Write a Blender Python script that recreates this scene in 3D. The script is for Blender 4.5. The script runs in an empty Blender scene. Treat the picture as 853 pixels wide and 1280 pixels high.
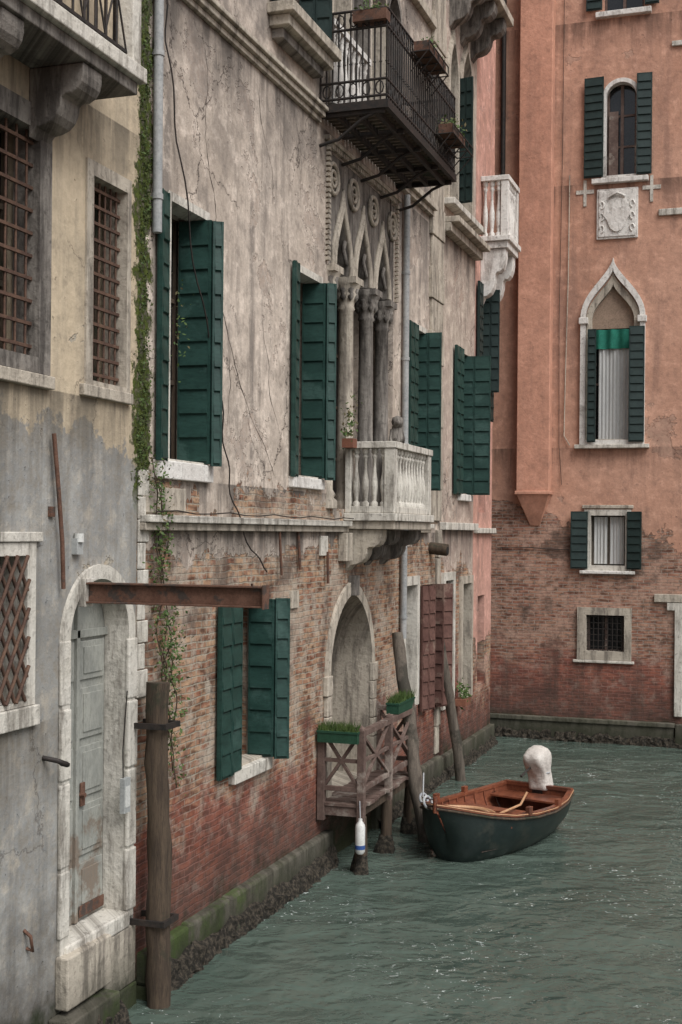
import bpy, bmesh, math, random
from math import sin, cos, pi, radians, sqrt
from mathutils import Vector, Matrix, noise as mnoise
random.seed(7)
scene = bpy.context.scene
BY = 26.18      # world Y of the end house's front wall
CAMX = 5.4

# ------------------------------------------------------------------ node helper
class NM:
    def __init__(s, name, rough=0.85, spec=0.3, metal=0.0):
        s.mat = bpy.data.materials.new(name); s.mat.use_nodes = True
        s.nt = s.mat.node_tree; s.nt.nodes.clear()
        s.out = s.nt.nodes.new('ShaderNodeOutputMaterial')
        s.b = s.nt.nodes.new('ShaderNodeBsdfPrincipled')
        s.nt.links.new(s.b.outputs[0], s.out.inputs[0])
        s.b.inputs['Roughness'].default_value = rough
        s.b.inputs['Specular IOR Level'].default_value = spec
        s.b.inputs['Metallic'].default_value = metal
        g = s.nt.nodes.new('ShaderNodeNewGeometry')
        sp = s.nt.nodes.new('ShaderNodeSeparateXYZ'); s.nt.links.new(g.outputs['Position'], sp.inputs[0])
        s.P = g.outputs['Position']; s.x, s.y, s.z = sp.outputs
        s.u = s.math('ADD', s.x, s.y)
        s.V2 = s.comb(s.u, s.z, 0.0)
    def set(s, sock, v):
        if isinstance(v, bpy.types.NodeSocket): s.nt.links.new(v, sock)
        else:
            if isinstance(v, (tuple, list)) and len(v) == 3 and len(sock.default_value) == 4: v = (*v, 1)
            sock.default_value = v
    def math(s, op, a, b=None, c=None, clamp=False):
        n = s.nt.nodes.new('ShaderNodeMath'); n.operation = op; n.use_clamp = clamp
        for i, v in enumerate((a, b, c)):
            if v is not None: s.set(n.inputs[i], v)
        return n.outputs[0]
    def comb(s, a, b, c):
        n = s.nt.nodes.new('ShaderNodeCombineXYZ')
        for i, v in enumerate((a, b, c)): s.set(n.inputs[i], v)
        return n.outputs[0]
    def noise(s, scale, detail=4, rough=.6, vec=None, dist=0.0, off=0.0, col=False):
        n = s.nt.nodes.new('ShaderNodeTexNoise')
        v = vec if vec is not None else s.P
        if off:
            a = s.nt.nodes.new('ShaderNodeVectorMath'); a.operation = 'ADD'
            s.set(a.inputs[0], v); a.inputs[1].default_value = (off, off*.7, off*1.3); v = a.outputs[0]
        s.set(n.inputs['Vector'], v)
        n.inputs['Scale'].default_value = scale; n.inputs['Detail'].default_value = detail
        n.inputs['Roughness'].default_value = rough; n.inputs['Distortion'].default_value = dist
        return n.outputs[1 if col else 0]
    def mr(s, v, a, b, c=0.0, d=1.0):
        n = s.nt.nodes.new('ShaderNodeMapRange'); s.set(n.inputs[0], v)
        for i, q in enumerate((a, b, c, d)): s.set(n.inputs[i+1], q)
        return n.outputs[0]
    def mix(s, f, a, b, blend='MIX'):
        n = s.nt.nodes.new('ShaderNodeMix'); n.data_type = 'RGBA'; n.blend_type = blend
        s.set(n.inputs[0], f); s.set(n.inputs[6], a); s.set(n.inputs[7], b)
        return n.outputs[2]
    def fmix(s, f, a, b):
        n = s.nt.nodes.new('ShaderNodeMix'); n.data_type = 'FLOAT'
        s.set(n.inputs[0], f); s.set(n.inputs[2], a); s.set(n.inputs[3], b)
        return n.outputs[0]
    def color(s, c): s.set(s.b.inputs['Base Color'], c)
    def bump(s, h, dist=0.01, strength=1.0):
        n = s.nt.nodes.new('ShaderNodeBump'); s.set(n.inputs['Height'], h)
        n.inputs['Distance'].default_value = dist; n.inputs['Strength'].default_value = strength
        s.nt.links.new(n.outputs[0], s.b.inputs['Normal'])

def wall_mat(name, p1, p2, p3, under, bricks=((.25,.11,.07),(.38,.25,.16),(.32,.28,.22)), bz=None, bamp=1.0,
             tilt=0.0, low=None, redz=None, moss=None, crack=1.0, patch=.6, streakamt=.8, redcol=((.24,.068,.044),(.125,.042,.031)),
             pale=.6, ledges=(), band=None, redamt=.85, darktop=None):
    N = NM(name, rough=.92, spec=.1)
    big = N.noise(.42, 3, .6); med = N.noise(1.6, 5, .68, off=11); fine = N.noise(13, 4, .72); mid = N.noise(4.2, 5, .72, off=51)
    sv = N.comb(N.math('MULTIPLY', N.u, 3.4), N.math('MULTIPLY', N.z, .30), 0.0)
    streak = N.noise(1.0, 5, .68, vec=sv, off=4)
    pc = N.mix(N.mr(big, .40, .60), p1, p2)
    pc = N.mix(N.mr(med, .50, .66, 0, .7), pc, tuple(a*.55+b*.45 for a, b in zip(p2, p3)))
    pc = N.mix(N.mr(streak, .49, .66, 0, streakamt), pc, p3)
    if low:
        lz, lcol, lcol2 = low
        zz = N.math('ADD', N.z, N.math('MULTIPLY', N.math('SUBTRACT', med, .5), 1.7))
        lowc = N.mix(N.mr(med, .42, .58), lcol, lcol2)
        lowc = N.mix(N.mr(streak, .47, .66, 0, .75), lowc, tuple(c*.45 for c in lcol))
        lowc = N.mix(N.mr(big, .5, .62, 0, .45), lowc, tuple(c*.6 for c in lcol))
        isup = N.mr(zz, lz-.03, lz+.03)
        pc = N.mix(isup, lowc, pc)
    flake = N.noise(1.05, 7, .67, off=23, dist=.3)
    fm = N.mr(flake, patch, patch+.010)
    pc = N.mix(fm, pc, N.mix(N.mr(fine, .38, .62), under, p3))
    pc = N.mix(N.mr(flake, patch-.05, patch, 0, .35*pale/.6), pc, tuple(min(1, c*1.3+.03) for c in p1))
    pit = N.mr(fine, .66, .70)
    pc = N.mix(N.math('MULTIPLY', pit, .55), pc, tuple(c*.4 for c in p3))
    pc = N.mix(N.mr(fine, .32, .66, .35, 0), pc, tuple(c*.55 for c in p2))
    pc = N.mix(N.mr(mid, .52, .68, 0, pale), pc, tuple(min(1, c*1.4+.03) for c in p1))
    pc = N.mix(N.mr(mid, .32, .46, .5, 0), pc, tuple(c*.75 for c in p3))
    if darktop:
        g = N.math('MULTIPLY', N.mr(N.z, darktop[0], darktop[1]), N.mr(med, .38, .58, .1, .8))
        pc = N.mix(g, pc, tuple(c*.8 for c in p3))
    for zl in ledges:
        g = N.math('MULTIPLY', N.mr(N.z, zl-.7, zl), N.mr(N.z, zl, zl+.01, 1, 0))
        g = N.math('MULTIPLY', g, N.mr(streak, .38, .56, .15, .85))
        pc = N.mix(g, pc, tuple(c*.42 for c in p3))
    ph = N.math('SUBTRACT', N.math('MULTIPLY', fine, .45), N.math('MULTIPLY', fm, .6))
    ph = N.math('SUBTRACT', ph, N.math('MULTIPLY', pit, .3))
    if crack:
        vo = N.nt.nodes.new('ShaderNodeTexVoronoi'); vo.feature = 'DISTANCE_TO_EDGE'; vo.inputs['Scale'].default_value = .5
        va = N.nt.nodes.new('ShaderNodeVectorMath'); va.operation = 'MULTIPLY_ADD'
        N.set(va.inputs[0], N.noise(2.2, 6, .65, col=True)); va.inputs[1].default_value = (.6,.6,.6); N.set(va.inputs[2], N.V2)
        N.set(vo.inputs['Vector'], va.outputs[0])
        ck = N.math('MULTIPLY', N.mr(vo.outputs['Distance'], .0, .006, 1, 0), N.mr(big, .45, .50))
        ck = N.math('MULTIPLY', ck, crack)
        pc = N.mix(ck, pc, (.05,.04,.035))
    col, h = pc, ph
    if bz is not None:
        wob = N.nt.nodes.new('ShaderNodeVectorMath'); wob.operation = 'MULTIPLY_ADD'
        N.set(wob.inputs[0], N.noise(3.0, 4, .6, col=True)); wob.inputs[1].default_value = (.05,.055,.0); N.set(wob.inputs[2], N.V2)
        bt = N.nt.nodes.new('ShaderNodeTexBrick'); N.set(bt.inputs['Vector'], wob.outputs[0])
        N.set(bt.inputs['Color1'], bricks[0]); N.set(bt.inputs['Color2'], bricks[1]); N.set(bt.inputs['Mortar'], bricks[2])
        bt.inputs['Scale'].default_value = 1; bt.inputs['Mortar Size'].default_value = .009; bt.inputs['Mortar Smooth'].default_value = .35
        bt.inputs['Brick Width'].default_value = .23; bt.inputs['Row Height'].default_value = .068
        bv = N.comb(N.math('MULTIPLY', N.u, 5.0), N.math('MULTIPLY', N.z, 15.0), 0.0)
        pv = N.noise(1.0, 1, .6, vec=bv, off=9)
        bc = N.mix(N.mr(pv, .52, .66, 0, .8), bt.outputs[0], tuple(c*.30 for c in bricks[0]))
        bc = N.mix(N.mr(pv, .34, .44, .75, 0), bc, tuple(min(1,c*1.2) for c in bricks[1]))
        bc = N.mix(N.math('MULTIPLY', bt.outputs[1], N.mr(mid, .4, .6, .5, 1)), bc, bricks[2])
        bc = N.mix(N.mr(mid, .51, .62, 0, .85), bc, N.mix(.5, bricks[2], p2))
        bc = N.mix(N.mr(flake, .50, .56, 0, .6), bc, N.mix(.6, bricks[2], p2))
        bc = N.mix(N.mr(med, .36, .48, .7, 0), bc, (.085,.06,.05))
        if redz is not None:
            rz = N.math('ADD', N.z, N.math('MULTIPLY', N.math('SUBTRACT', med, .5), 2.6))
            rc = N.mix(N.math('MULTIPLY', bt.outputs[1], .8), N.mix(N.mr(pv, .42, .58), redcol[0], redcol[1]), tuple(c*1.0+.045 for c in redcol[0]))
            rc = N.mix(N.mr(mid, .52, .66, 0, .75), rc, (.29,.20,.165))
            rc = N.mix(N.mr(streak, .50, .64, 0, .6), rc, (.07,.045,.038))
            bc = N.mix(N.mr(rz, redz-.25, redz+.25, redamt, 0), bc, rc)
        bc = N.mix(N.mr(fine, .5, .68, 0, .55), bc, (.08,.06,.045))
        bh = N.math('ADD', N.math('MULTIPLY', N.math('SUBTRACT', 1.0, bt.outputs[1]), .45), N.math('MULTIPLY', fine, .5))
        bh = N.math('SUBTRACT', bh, 1.0)
        edge = N.math('ADD', N.z, N.math('MULTIPLY', N.math('SUBTRACT', flake, .5), bamp*2.4))
        if tilt: edge = N.math('ADD', edge, N.math('MULTIPLY', N.x, tilt))
        m = N.mr(edge, bz-.008, bz+.008)
        if band:
            e2 = N.math('ADD', N.z, N.math('MULTIPLY', N.math('SUBTRACT', mid, .5), 1.5))
            k = N.math('MULTIPLY', N.mr(e2, band[1]-.01, band[1]+.01, 1, 0), N.mr(N.z, band[0]-.001, band[0]))
            k = N.math('MULTIPLY', k, N.mr(flake, .44, .45))
            m = N.math('MULTIPLY', m, N.math('SUBTRACT', 1.0, k))
        col = N.mix(m, bc, pc); h = N.fmix(m, bh, ph)
    wz = N.math('ADD', N.z, N.math('MULTIPLY', N.math('SUBTRACT', med, .5), 1.4))
    col = N.mix(N.mr(wz, .45, 1.35, .7, 0), col, (.05,.042,.036))
    col = N.mix(N.mr(wz, .22, .5, .9, 0), col, (.022,.028,.014))
    if moss:
        yy = N.math('ADD', N.y, N.math('MULTIPLY', N.math('SUBTRACT', mid, .5), .7))
        mm = N.math('MULTIPLY', N.mr(yy, moss[0], moss[0]+.04), N.mr(yy, moss[1]-.05, moss[1], 1, 0))
        mm = N.math('MULTIPLY', mm, N.mr(N.z, 4.3, 4.6))
        mm = N.math('MULTIPLY', mm, N.mr(N.z, 8.6, 9.6, 1, .35))
        mm = N.math('MULTIPLY', mm, N.mr(fine, .30, .50, .55, 1))
        col = N.mix(mm, col, N.mix(N.mr(fine,.42,.62), (.016,.022,.008), (.085,.105,.025)))
    N.color(col); N.bump(h, .024, .9)
    return N.mat

def simple(name, c1, c2, rough=.6, scale=6, spec=.3, metal=0, bd=.004, dark=None, stretch=None, lo=.38, hi=.62, c3=None):
    N = NM(name, rough=rough, spec=spec, metal=metal)
    vec = None
    if stretch:
        vec = N.comb(N.math('MULTIPLY', N.x, stretch[0]), N.math('MULTIPLY', N.y, stretch[1]), N.math('MULTIPLY', N.z, stretch[2]))
    a = N.noise(scale, 5, .68, vec=vec); f = N.noise(scale*7, 3, .7, vec=vec, off=3)
    c = N.mix(N.mr(a, lo, hi), c1, c2)
    if c3: c = N.mix(N.mr(N.noise(scale*.6, 6, .7, off=19), .54, .60), c, c3)
    c = N.mix(N.mr(f, .45, .7, 0, .5), c, tuple(q*.45 for q in c1))
    N.color(c)
    if bd: N.bump(N.math('ADD', N.math('MULTIPLY', f, .5), a), bd, .8)
    return N.mat

def stone_mat(name, c1, c2, grime, g0=.5, g1=.66, green=0):
    N = NM(name, rough=.85, spec=.15)
    a = N.noise(1.9, 6, .7); f = N.noise(16, 4, .65, off=2)
    sv = N.comb(N.math('MULTIPLY', N.u, 6), N.math('MULTIPLY', N.z, .9), 0.0)
    st = N.noise(1, 5, .7, vec=sv)
    c = N.mix(N.mr(a, .38, .62), c1, c2)
    c = N.mix(N.mr(st, g0, g1, 0, .8), c, grime)
    c = N.mix(N.mr(a, .30, .44, .75, 0), c, grime)
    c = N.mix(N.mr(f, .56, .70, 0, .55), c, tuple(q*.7 for q in grime))
    if green: c = N.mix(N.math('MULTIPLY', N.mr(N.noise(1.1, 5, .7, off=40), .46, .56, 0, green), N.mr(N.y, 12.0, 13.5, 1, .12)), c, N.mix(f, (.03,.055,.012), (.09,.14,.03)))
    wz = N.math('ADD', N.z, N.math('MULTIPLY', N.math('SUBTRACT', a, .5), .9))
    c = N.mix(N.mr(wz, .15, .65, .85, 0), c, (.03,.032,.02))
    N.color(c); N.bump(N.math('ADD', f, N.math('MULTIPLY', a, .6)), .014, .85)
    return N.mat

M = {}
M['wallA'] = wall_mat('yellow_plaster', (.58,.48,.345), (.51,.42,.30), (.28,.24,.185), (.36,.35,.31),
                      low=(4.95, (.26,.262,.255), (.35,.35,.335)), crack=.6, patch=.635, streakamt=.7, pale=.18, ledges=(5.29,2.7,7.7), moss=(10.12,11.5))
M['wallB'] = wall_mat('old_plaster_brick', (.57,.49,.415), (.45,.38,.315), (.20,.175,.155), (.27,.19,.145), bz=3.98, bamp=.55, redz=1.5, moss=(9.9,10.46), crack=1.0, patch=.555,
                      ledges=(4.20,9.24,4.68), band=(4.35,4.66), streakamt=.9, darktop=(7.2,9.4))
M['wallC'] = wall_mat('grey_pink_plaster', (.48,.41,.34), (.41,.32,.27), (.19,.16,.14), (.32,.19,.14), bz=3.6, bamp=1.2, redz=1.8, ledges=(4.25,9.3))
M['wallD'] = wall_mat('pink_plaster', (.56,.32,.26), (.50,.28,.22), (.29,.19,.16), (.36,.27,.22), bz=2.0, bamp=.9, redz=1.2, crack=0)
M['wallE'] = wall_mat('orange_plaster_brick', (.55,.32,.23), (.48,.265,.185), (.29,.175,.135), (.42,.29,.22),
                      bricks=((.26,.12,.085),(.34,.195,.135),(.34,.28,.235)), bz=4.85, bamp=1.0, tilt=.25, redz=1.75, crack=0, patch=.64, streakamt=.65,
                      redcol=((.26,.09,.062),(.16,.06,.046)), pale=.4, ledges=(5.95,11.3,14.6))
M['flue'] = wall_mat('flue_plaster', (.57,.30,.21), (.50,.26,.18), (.34,.19,.14), (.47,.30,.21), crack=.0, patch=.72, streakamt=.6, pale=.3)
M['stone'] = stone_mat('istrian_stone', (.60,.57,.51), (.50,.47,.41), (.16,.142,.12), .48, .63)
M['stone_dark'] = stone_mat('weathered_stone', (.26,.238,.21), (.18,.162,.143), (.05,.044,.04), .43, .58)
M['stone_tan'] = stone_mat('tan_stone', (.47,.42,.345), (.38,.335,.275), (.13,.113,.095), .47, .62)
M['stone_white'] = stone_mat('white_marble', (.70,.68,.64), (.60,.57,.53), (.22,.195,.17), .51, .68)
M['plinth'] = stone_mat('mossy_plinth', (.20,.18,.15), (.13,.115,.095), (.05,.045,.035), .42, .6, green=.9)
M['green'] = simple('green_shutter_paint', (.012,.038,.031), (.021,.057,.047), rough=.5, scale=2.2, bd=.002, stretch=(1,1,3), c3=(.035,.075,.064))
M['green2'] = simple('dark_green_shutter', (.011,.024,.022), (.018,.034,.031), rough=.55, scale=3, bd=.002)
M['iron'] = simple('black_iron', (.018,.017,.016), (.04,.03,.025), rough=.65, scale=14, bd=.002)
M['rust'] = simple('rusty_iron', (.10,.05,.033), (.15,.08,.055), rough=.85, scale=9, c3=(.06,.047,.04))
M['rustbar'] = simple('rusty_bars', (.07,.04,.03), (.13,.075,.05), rough=.85, scale=9)
M['wood_grey'] = simple('weathered_wood', (.085,.07,.056), (.15,.125,.10), rough=.9, scale=2, stretch=(9,9,1), bd=.012, c3=(.05,.045,.035))
M['wood_brown'] = simple('dark_old_timber', (.05,.036,.026), (.095,.068,.046), rough=.9, scale=2, stretch=(9,9,1), bd=.015, c3=(.035,.036,.022))
M['wood_red'] = simple('red_brown_wood', (.09,.057,.047), (.15,.105,.087), rough=.8, scale=3, bd=.006, c3=(.24,.20,.17))
M['shut_brown'] = simple('brown_shutter_paint', (.085,.040,.032), (.13,.068,.054), rough=.8, scale=3, bd=.006, c3=(.18,.12,.095))
M['varnish'] = simple('varnished_wood', (.15,.046,.025), (.24,.082,.042), rough=.35, scale=4, stretch=(6,1,6), bd=.002, spec=.5, c3=(.10,.038,.024))
M['tanwood'] = simple('tan_wood', (.46,.25,.13), (.52,.32,.19), rough=.5, scale=5, bd=.002)
M['hull'] = simple('dark_green_hull', (.010,.018,.017), (.018,.027,.024), rough=.4, scale=3, bd=.002, spec=.5, c3=(.03,.034,.028))
M['door'] = simple('faded_green_paint', (.35,.35,.31), (.26,.265,.24), rough=.85, scale=2.2, c3=(.20,.16,.125), bd=.008, stretch=(2,2,1))
M['pipe'] = simple('grey_pipe', (.27,.28,.28), (.36,.36,.35), rough=.6, scale=4, bd=.002)
M['glass'] = simple('dark_glass', (.010,.011,.012), (.016,.017,.018), rough=.12, scale=1, bd=0, spec=.5)
M['dark'] = simple('dark_interior', (.012,.011,.010), (.018,.016,.014), rough=1, scale=2, bd=0)
M['crack'] = simple('crack_shadow', (.03,.025,.02), (.06,.048,.04), rough=1, scale=8, bd=0)
M['curtain'] = simple('white_curtain', (.54,.54,.52), (.45,.45,.44), rough=.9, scale=8, stretch=(3,3,.2), bd=.01)
M['curtgreen'] = simple('green_awning_cloth', (.012,.13,.09), (.02,.18,.125), rough=.8, scale=6, bd=.006)
M['cloth'] = simple('white_cloth', (.64,.60,.55), (.52,.475,.43), rough=.9, scale=5, bd=.03)
M['white'] = simple('white_plastic', (.65,.65,.62), (.55,.55,.52), rough=.5, scale=6, bd=0)
M['blue'] = simple('blue_plastic', (.03,.07,.22), (.04,.09,.26), rough=.5, scale=6, bd=0)
M['grey'] = simple('grey_box_paint', (.38,.39,.38), (.33,.34,.33), rough=.6, scale=6, bd=0)
M['leaf'] = simple('leaf_green', (.04,.075,.018), (.085,.13,.033), rough=.7, scale=9, bd=0)
M['leaf2'] = simple('dry_leaf', (.13,.10,.05), (.08,.075,.03), rough=.8, scale=9, bd=0)
M['moss'] = simple('moss_green', (.03,.042,.012), (.075,.095,.025), rough=.9, scale=12, bd=0)
M['terra'] = simple('terracotta', (.22,.09,.055), (.16,.07,.045), rough=.85, scale=8)
M['planter'] = simple('green_planter', (.013,.05,.028), (.02,.068,.04), rough=.6, scale=6, bd=0)
M['roof'] = simple('roof_tiles', (.25,.11,.07), (.20,.09,.06), rough=.9, scale=3)
M['barn'] = simple('barnacles', (.018,.016,.012), (.085,.07,.052), rough=.95, scale=22, bd=.04, lo=.45, hi=.6)
M['rope'] = simple('rope', (.28,.30,.34), (.45,.45,.42), rough=.9, scale=30)
M['tymp'] = simple('brown_tympanum', (.26,.19,.14), (.32,.23,.17), rough=.9, scale=5)

# ------------------------------------------------------------------ mesh helper
class MB:
    def __init__(s): s.v=[]; s.f=[]; s.m=[]; s.sm=[]; s.mats=[]
    def mi(s, mat):
        mat = M[mat] if isinstance(mat, str) else mat
        if mat not in s.mats: s.mats.append(mat)
        return s.mats.index(mat)
    def add(s, vs, fs, mat, smooth=False, T=None):
        o = len(s.v); k = s.mi(mat)
        for p in vs:
            p = Vector(p)
            s.v.append(T @ p if T is not None else p)
        for f in fs: s.f.append([i+o for i in f]); s.m.append(k); s.sm.append(smooth)
    def box(s, x0, x1, y0, y1, z0, z1, mat, T=None):
        vs = [(x0,y0,z0),(x1,y0,z0),(x1,y1,z0),(x0,y1,z0),(x0,y0,z1),(x1,y0,z1),(x1,y1,z1),(x0,y1,z1)]
        s.add(vs, [(3,2,1,0),(4,5,6,7),(0,1,5,4),(1,2,6,5),(2,3,7,6),(3,0,4,7)], mat, False, T)
    def bb(s, x0, x1, w0, w1, z0, z1, mat): s.box(x0, x1, BY-w1, BY-w0, z0, z1, mat)
    def cyl(s, p0, p1, r0, mat, r1=None, n=10, smooth=True):
        r1 = r0 if r1 is None else r1
        p0, p1 = Vector(p0), Vector(p1); d = (p1-p0).normalized()
        a = d.orthogonal().normalized(); b = d.cross(a); vs=[]
        for p, r in ((p0,r0),(p1,r1)):
            for i in range(n):
                t = 2*pi*i/n; vs.append(p + a*(r*cos(t)) + b*(r*sin(t)))
        s.add(vs, [(i,(i+1)%n,n+(i+1)%n,n+i) for i in range(n)], mat, smooth)
        s.add(vs, [tuple(range(n-1,-1,-1)), tuple(range(n,2*n))], mat)
    def tube(s, path, r, mat, n=6, wob=0):
        pts = [Vector(p) for p in path]; vs=[]; L=len(pts); a=None
        for i, p in enumerate(pts):
            d = (pts[min(i+1,L-1)]-pts[max(i-1,0)]).normalized()
            a = d.orthogonal().normalized() if a is None else (a - d*a.dot(d)).normalized()
            b = d.cross(a); rr = r[i] if isinstance(r, (list, tuple)) else r
            for k in range(n):
                t=2*pi*k/n; q=rr*(1+wob*mnoise.noise(Vector((p.x*3+cos(t), p.y*3+sin(t), p.z*3))))
                vs.append(p+a*(q*cos(t))+b*(q*sin(t)))
        fs=[]
        for i in range(L-1):
            for k in range(n): fs.append((i*n+k, i*n+(k+1)%n, (i+1)*n+(k+1)%n, (i+1)*n+k))
        s.add(vs, fs, mat, True)
        s.add(vs, [tuple(range(n-1,-1,-1)), tuple(range((L-1)*n, L*n))], mat)
    def lathe(s, prof, c, mat, n=14, sx=1, sy=1, smooth=True):
        vs=[]; L=len(prof)
        for r, z in prof:
            for k in range(n):
                t=2*pi*k/n; vs.append((c[0]+r*sx*cos(t), c[1]+r*sy*sin(t), c[2]+z))
        fs=[(i*n+k, i*n+(k+1)%n, (i+1)*n+(k+1)%n, (i+1)*n+k) for i in range(L-1) for k in range(n)]
        s.add(vs, fs, mat, smooth)
        s.add(vs, [tuple(range(n-1,-1,-1)), tuple(range((L-1)*n, L*n))], mat)
    def prismY(s, poly, y0, y1, mat):
        n=len(poly); vs=[(x,y0,z) for x,z in poly]+[(x,y1,z) for x,z in poly]
        s.add(vs, [tuple(range(n-1,-1,-1)), tuple(range(n,2*n))]+[(i,(i+1)%n,n+(i+1)%n,n+i) for i in range(n)], mat)
    def leaves(s, c, rad, n, size, mat, mat2=None):
        for i in range(n):
            p = Vector(c)+Vector((random.gauss(0,rad[0]), random.gauss(0,rad[1]), random.gauss(0,rad[2])))
            q = Vector((random.uniform(-1,1),random.uniform(-1,1),random.uniform(-1,1))).normalized()
            r = q.orthogonal().normalized(); z = size*random.uniform(.5,1.3)
            s.add([p-q*z, p+r*z*.5, p+q*z, p-r*z*.5], [(0,1,2,3)], mat2 if (mat2 and random.random()<.25) else mat)
    def obj(s, name, parent=None, bevel=0):
        me = bpy.data.meshes.new(name); me.from_pydata([tuple(v) for v in s.v], [], s.f)
        for m in s.mats: me.materials.append(m)
        for p, k, sm in zip(me.polygons, s.m, s.sm): p.material_index=k; p.use_smooth=sm
        bm = bmesh.new(); bm.from_mesh(me); bmesh.ops.recalc_face_normals(bm, faces=bm.faces); bm.to_mesh(me); bm.free()
        o = bpy.data.objects.new(name, me); scene.collection.objects.link(o)
        if parent: o.parent = parent
        if bevel:
            b = o.modifiers.new('bevel','BEVEL'); b.width=bevel; b.segments=2; b.limit_method='ANGLE'; b.angle_limit=radians(50)
        return o

def group(name):
    e = bpy.data.objects.new(name, None); scene.collection.objects.link(e); return e

def plate(name, outline, holes, plane, w0, w1, mat, parent):
    cu = bpy.data.curves.new(name, 'CURVE'); cu.dimensions='2D'; cu.fill_mode='BOTH'; cu.extrude=(w1-w0)/2
    for pts in [outline]+list(holes):
        sp = cu.splines.new('POLY'); sp.points.add(len(pts)-1)
        for i,(a,b) in enumerate(pts): sp.points[i].co=(a,b,0,1)
        sp.use_cyclic_u=True
    o = bpy.data.objects.new(name+'_c', cu); scene.collection.objects.link(o)
    dg = bpy.context.evaluated_depsgraph_get(); dg.update()
    me = bpy.data.meshes.new_from_object(o.evaluated_get(dg)); bpy.data.objects.remove(o)
    wc=(w0+w1)/2
    for v in me.vertices:
        a,b,c = v.co
        if plane=='L': v.co=(c+wc, a, b)
        else: v.co=(a, BY-(c+wc), b)
    bm=bmesh.new(); bm.from_mesh(me); bmesh.ops.remove_doubles(bm, verts=bm.verts, dist=1e-5)
    bmesh.ops.recalc_face_normals(bm, faces=bm.faces); bm.to_mesh(me); bm.free()
    me.materials.clear(); me.materials.append(M[mat] if isinstance(mat,str) else mat)
    for p in me.polygons: p.material_index=0; p.use_smooth=False
    ob = bpy.data.objects.new(name, me); scene.collection.objects.link(ob); ob.parent=parent
    return ob

def rect(a0,a1,b0,b1): return [(a0,b0),(a1,b0),(a1,b1),(a0,b1)]
def arch_pts(c, half, zs, rise, n=12):
    R=(half*half+rise*rise)/(2*half); cx=half-R
    pts=[]; amax=math.asin(min(1,rise/R)) if rise<=R else pi/2
    for i in range(n+1):
        t=amax*i/n; pts.append((cx+R*cos(t), R*sin(t)))
    if abs(pts[-1][0])<1e-4: right=pts[:-1]; apex=[(0,pts[-1][1])]
    else: right=pts; apex=[]
    return [(c+x,zs+z) for x,z in right]+[(c+x,zs+z) for x,z in apex]+[(c-x,zs+z) for x,z in reversed(right)]
def ogee_pts(c, half, zs, rise, n=14):
    right=[(half*((cos(pi*(i/n)**1.15)+1)/2)**.85, rise*i/n) for i in range(n)]
    return [(c+x,zs+z) for x,z in right]+[(c,zs+rise)]+[(c-x,zs+z) for x,z in reversed(right)]
def arch_shape(c, half, z0, zs, rise, ogee=False):
    return [(c-half,z0),(c+half,z0)]+(ogee_pts if ogee else arch_pts)(c,half,zs,rise)

def leaf(mb, p0, p1, z0, z1, mat='green', cols=2, bh=.23):
    p0=Vector((p0[0],p0[1],0)); p1=Vector((p1[0],p1[1],0)); d=p1-p0; w=d.length; d.normalize()
    T=Matrix(((d.x,-d.y,0,p0.x),(d.y,d.x,0,p0.y),(0,0,1,0),(0,0,0,1)))
    mb.box(0,w,-.012,.012,z0,z1,mat,T)
    n=max(2,int(round((z1-z0-.04)/bh))); hh=(z1-z0-.04)/n; cw=w/cols
    for c in range(cols):
        xa,xb=c*cw+.004,(c+1)*cw-.004; s=.022
        for sg in (-1,1):
            mb.box(xa,xa+s,*sorted((sg*.013,sg*.026)),z0+.003,z1-.003,mat,T)
            mb.box(xb-s,xb,*sorted((sg*.013,sg*.026)),z0+.003,z1-.003,mat,T)
            for i in range(n):
                za=z0+.02+i*hh; zb=za+hh-.010
                a,b=sg*.0135,sg*.036; q=sg*.016
                j=random.uniform(-.004,.004)
                vs=[(xa+s,a,za),(xb-s,a,za),(xb-s,b+sg*j,za+.012),(xa+s,b+sg*j,za+.012),(xa+s,a,zb),(xb-s,a,zb),(xb-s,q,zb),(xa+s,q,zb)]
                mb.add(vs,[(3,2,1,0),(4,5,6,7),(0,1,5,4),(1,2,6,5),(2,3,7,6),(3,0,4,7)],mat,False,T)

def casement(mb, y0,y1,z0,z1,x=-.3, frame='wood_brown', rows=3):
    mb.box(x-.02,x,y0-.05,y1+.05,z0-.05,z1+.05,'glass')
    f=.05; xm=x+.03
    mb.box(x,xm,y0,y0+f,z0,z1,frame); mb.box(x,xm,y1-f,y1,z0,z1,frame)
    m=(y0+y1)/2; mb.box(x,xm+.004,m-.03,m+.03,z0,z1,frame)
    for i in range(rows+1):
        z=z0+(z1-z0)*i/rows; mb.box(x,xm-.004,y0+f,y1-f,max(z0,z-.022),min(z1,z+.022),frame)

def baluster(mb, x, y, z0, h, r, mat='stone'):
    p=[(r*1.15,0),(r*1.15,.06),(r*.6,.09),(r*.75,.16),(r*1.1,.32),(r*1.05,.42),(r*.55,.6),(r*.45,.75),(r*.6,.82),(r*.95,.86),(r*.6,.9),(r*1.1,.93),(r*1.1,1)]
    mb.lathe([(a,b*h) for a,b in p],(x,y,z0),mat,10)

def corbel(mb, P, top, h, y0, y1, mat):
    pr=[(0,top),(P,top),(P,top-.16*h),(P*.97,top-.27*h),(P*.9,top-.36*h),(P*.78,top-.42*h),(P*.66,top-.42*h),(P*.6,top-.46*h),(P*.58,top-.58*h),(P*.52,top-.7*h),(P*.42,top-.79*h),(P*.28,top-.84*h),(P*.14,top-.86*h),(.0,top-h)]
    mb.prismY(pr,y0,y1,mat)

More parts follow.
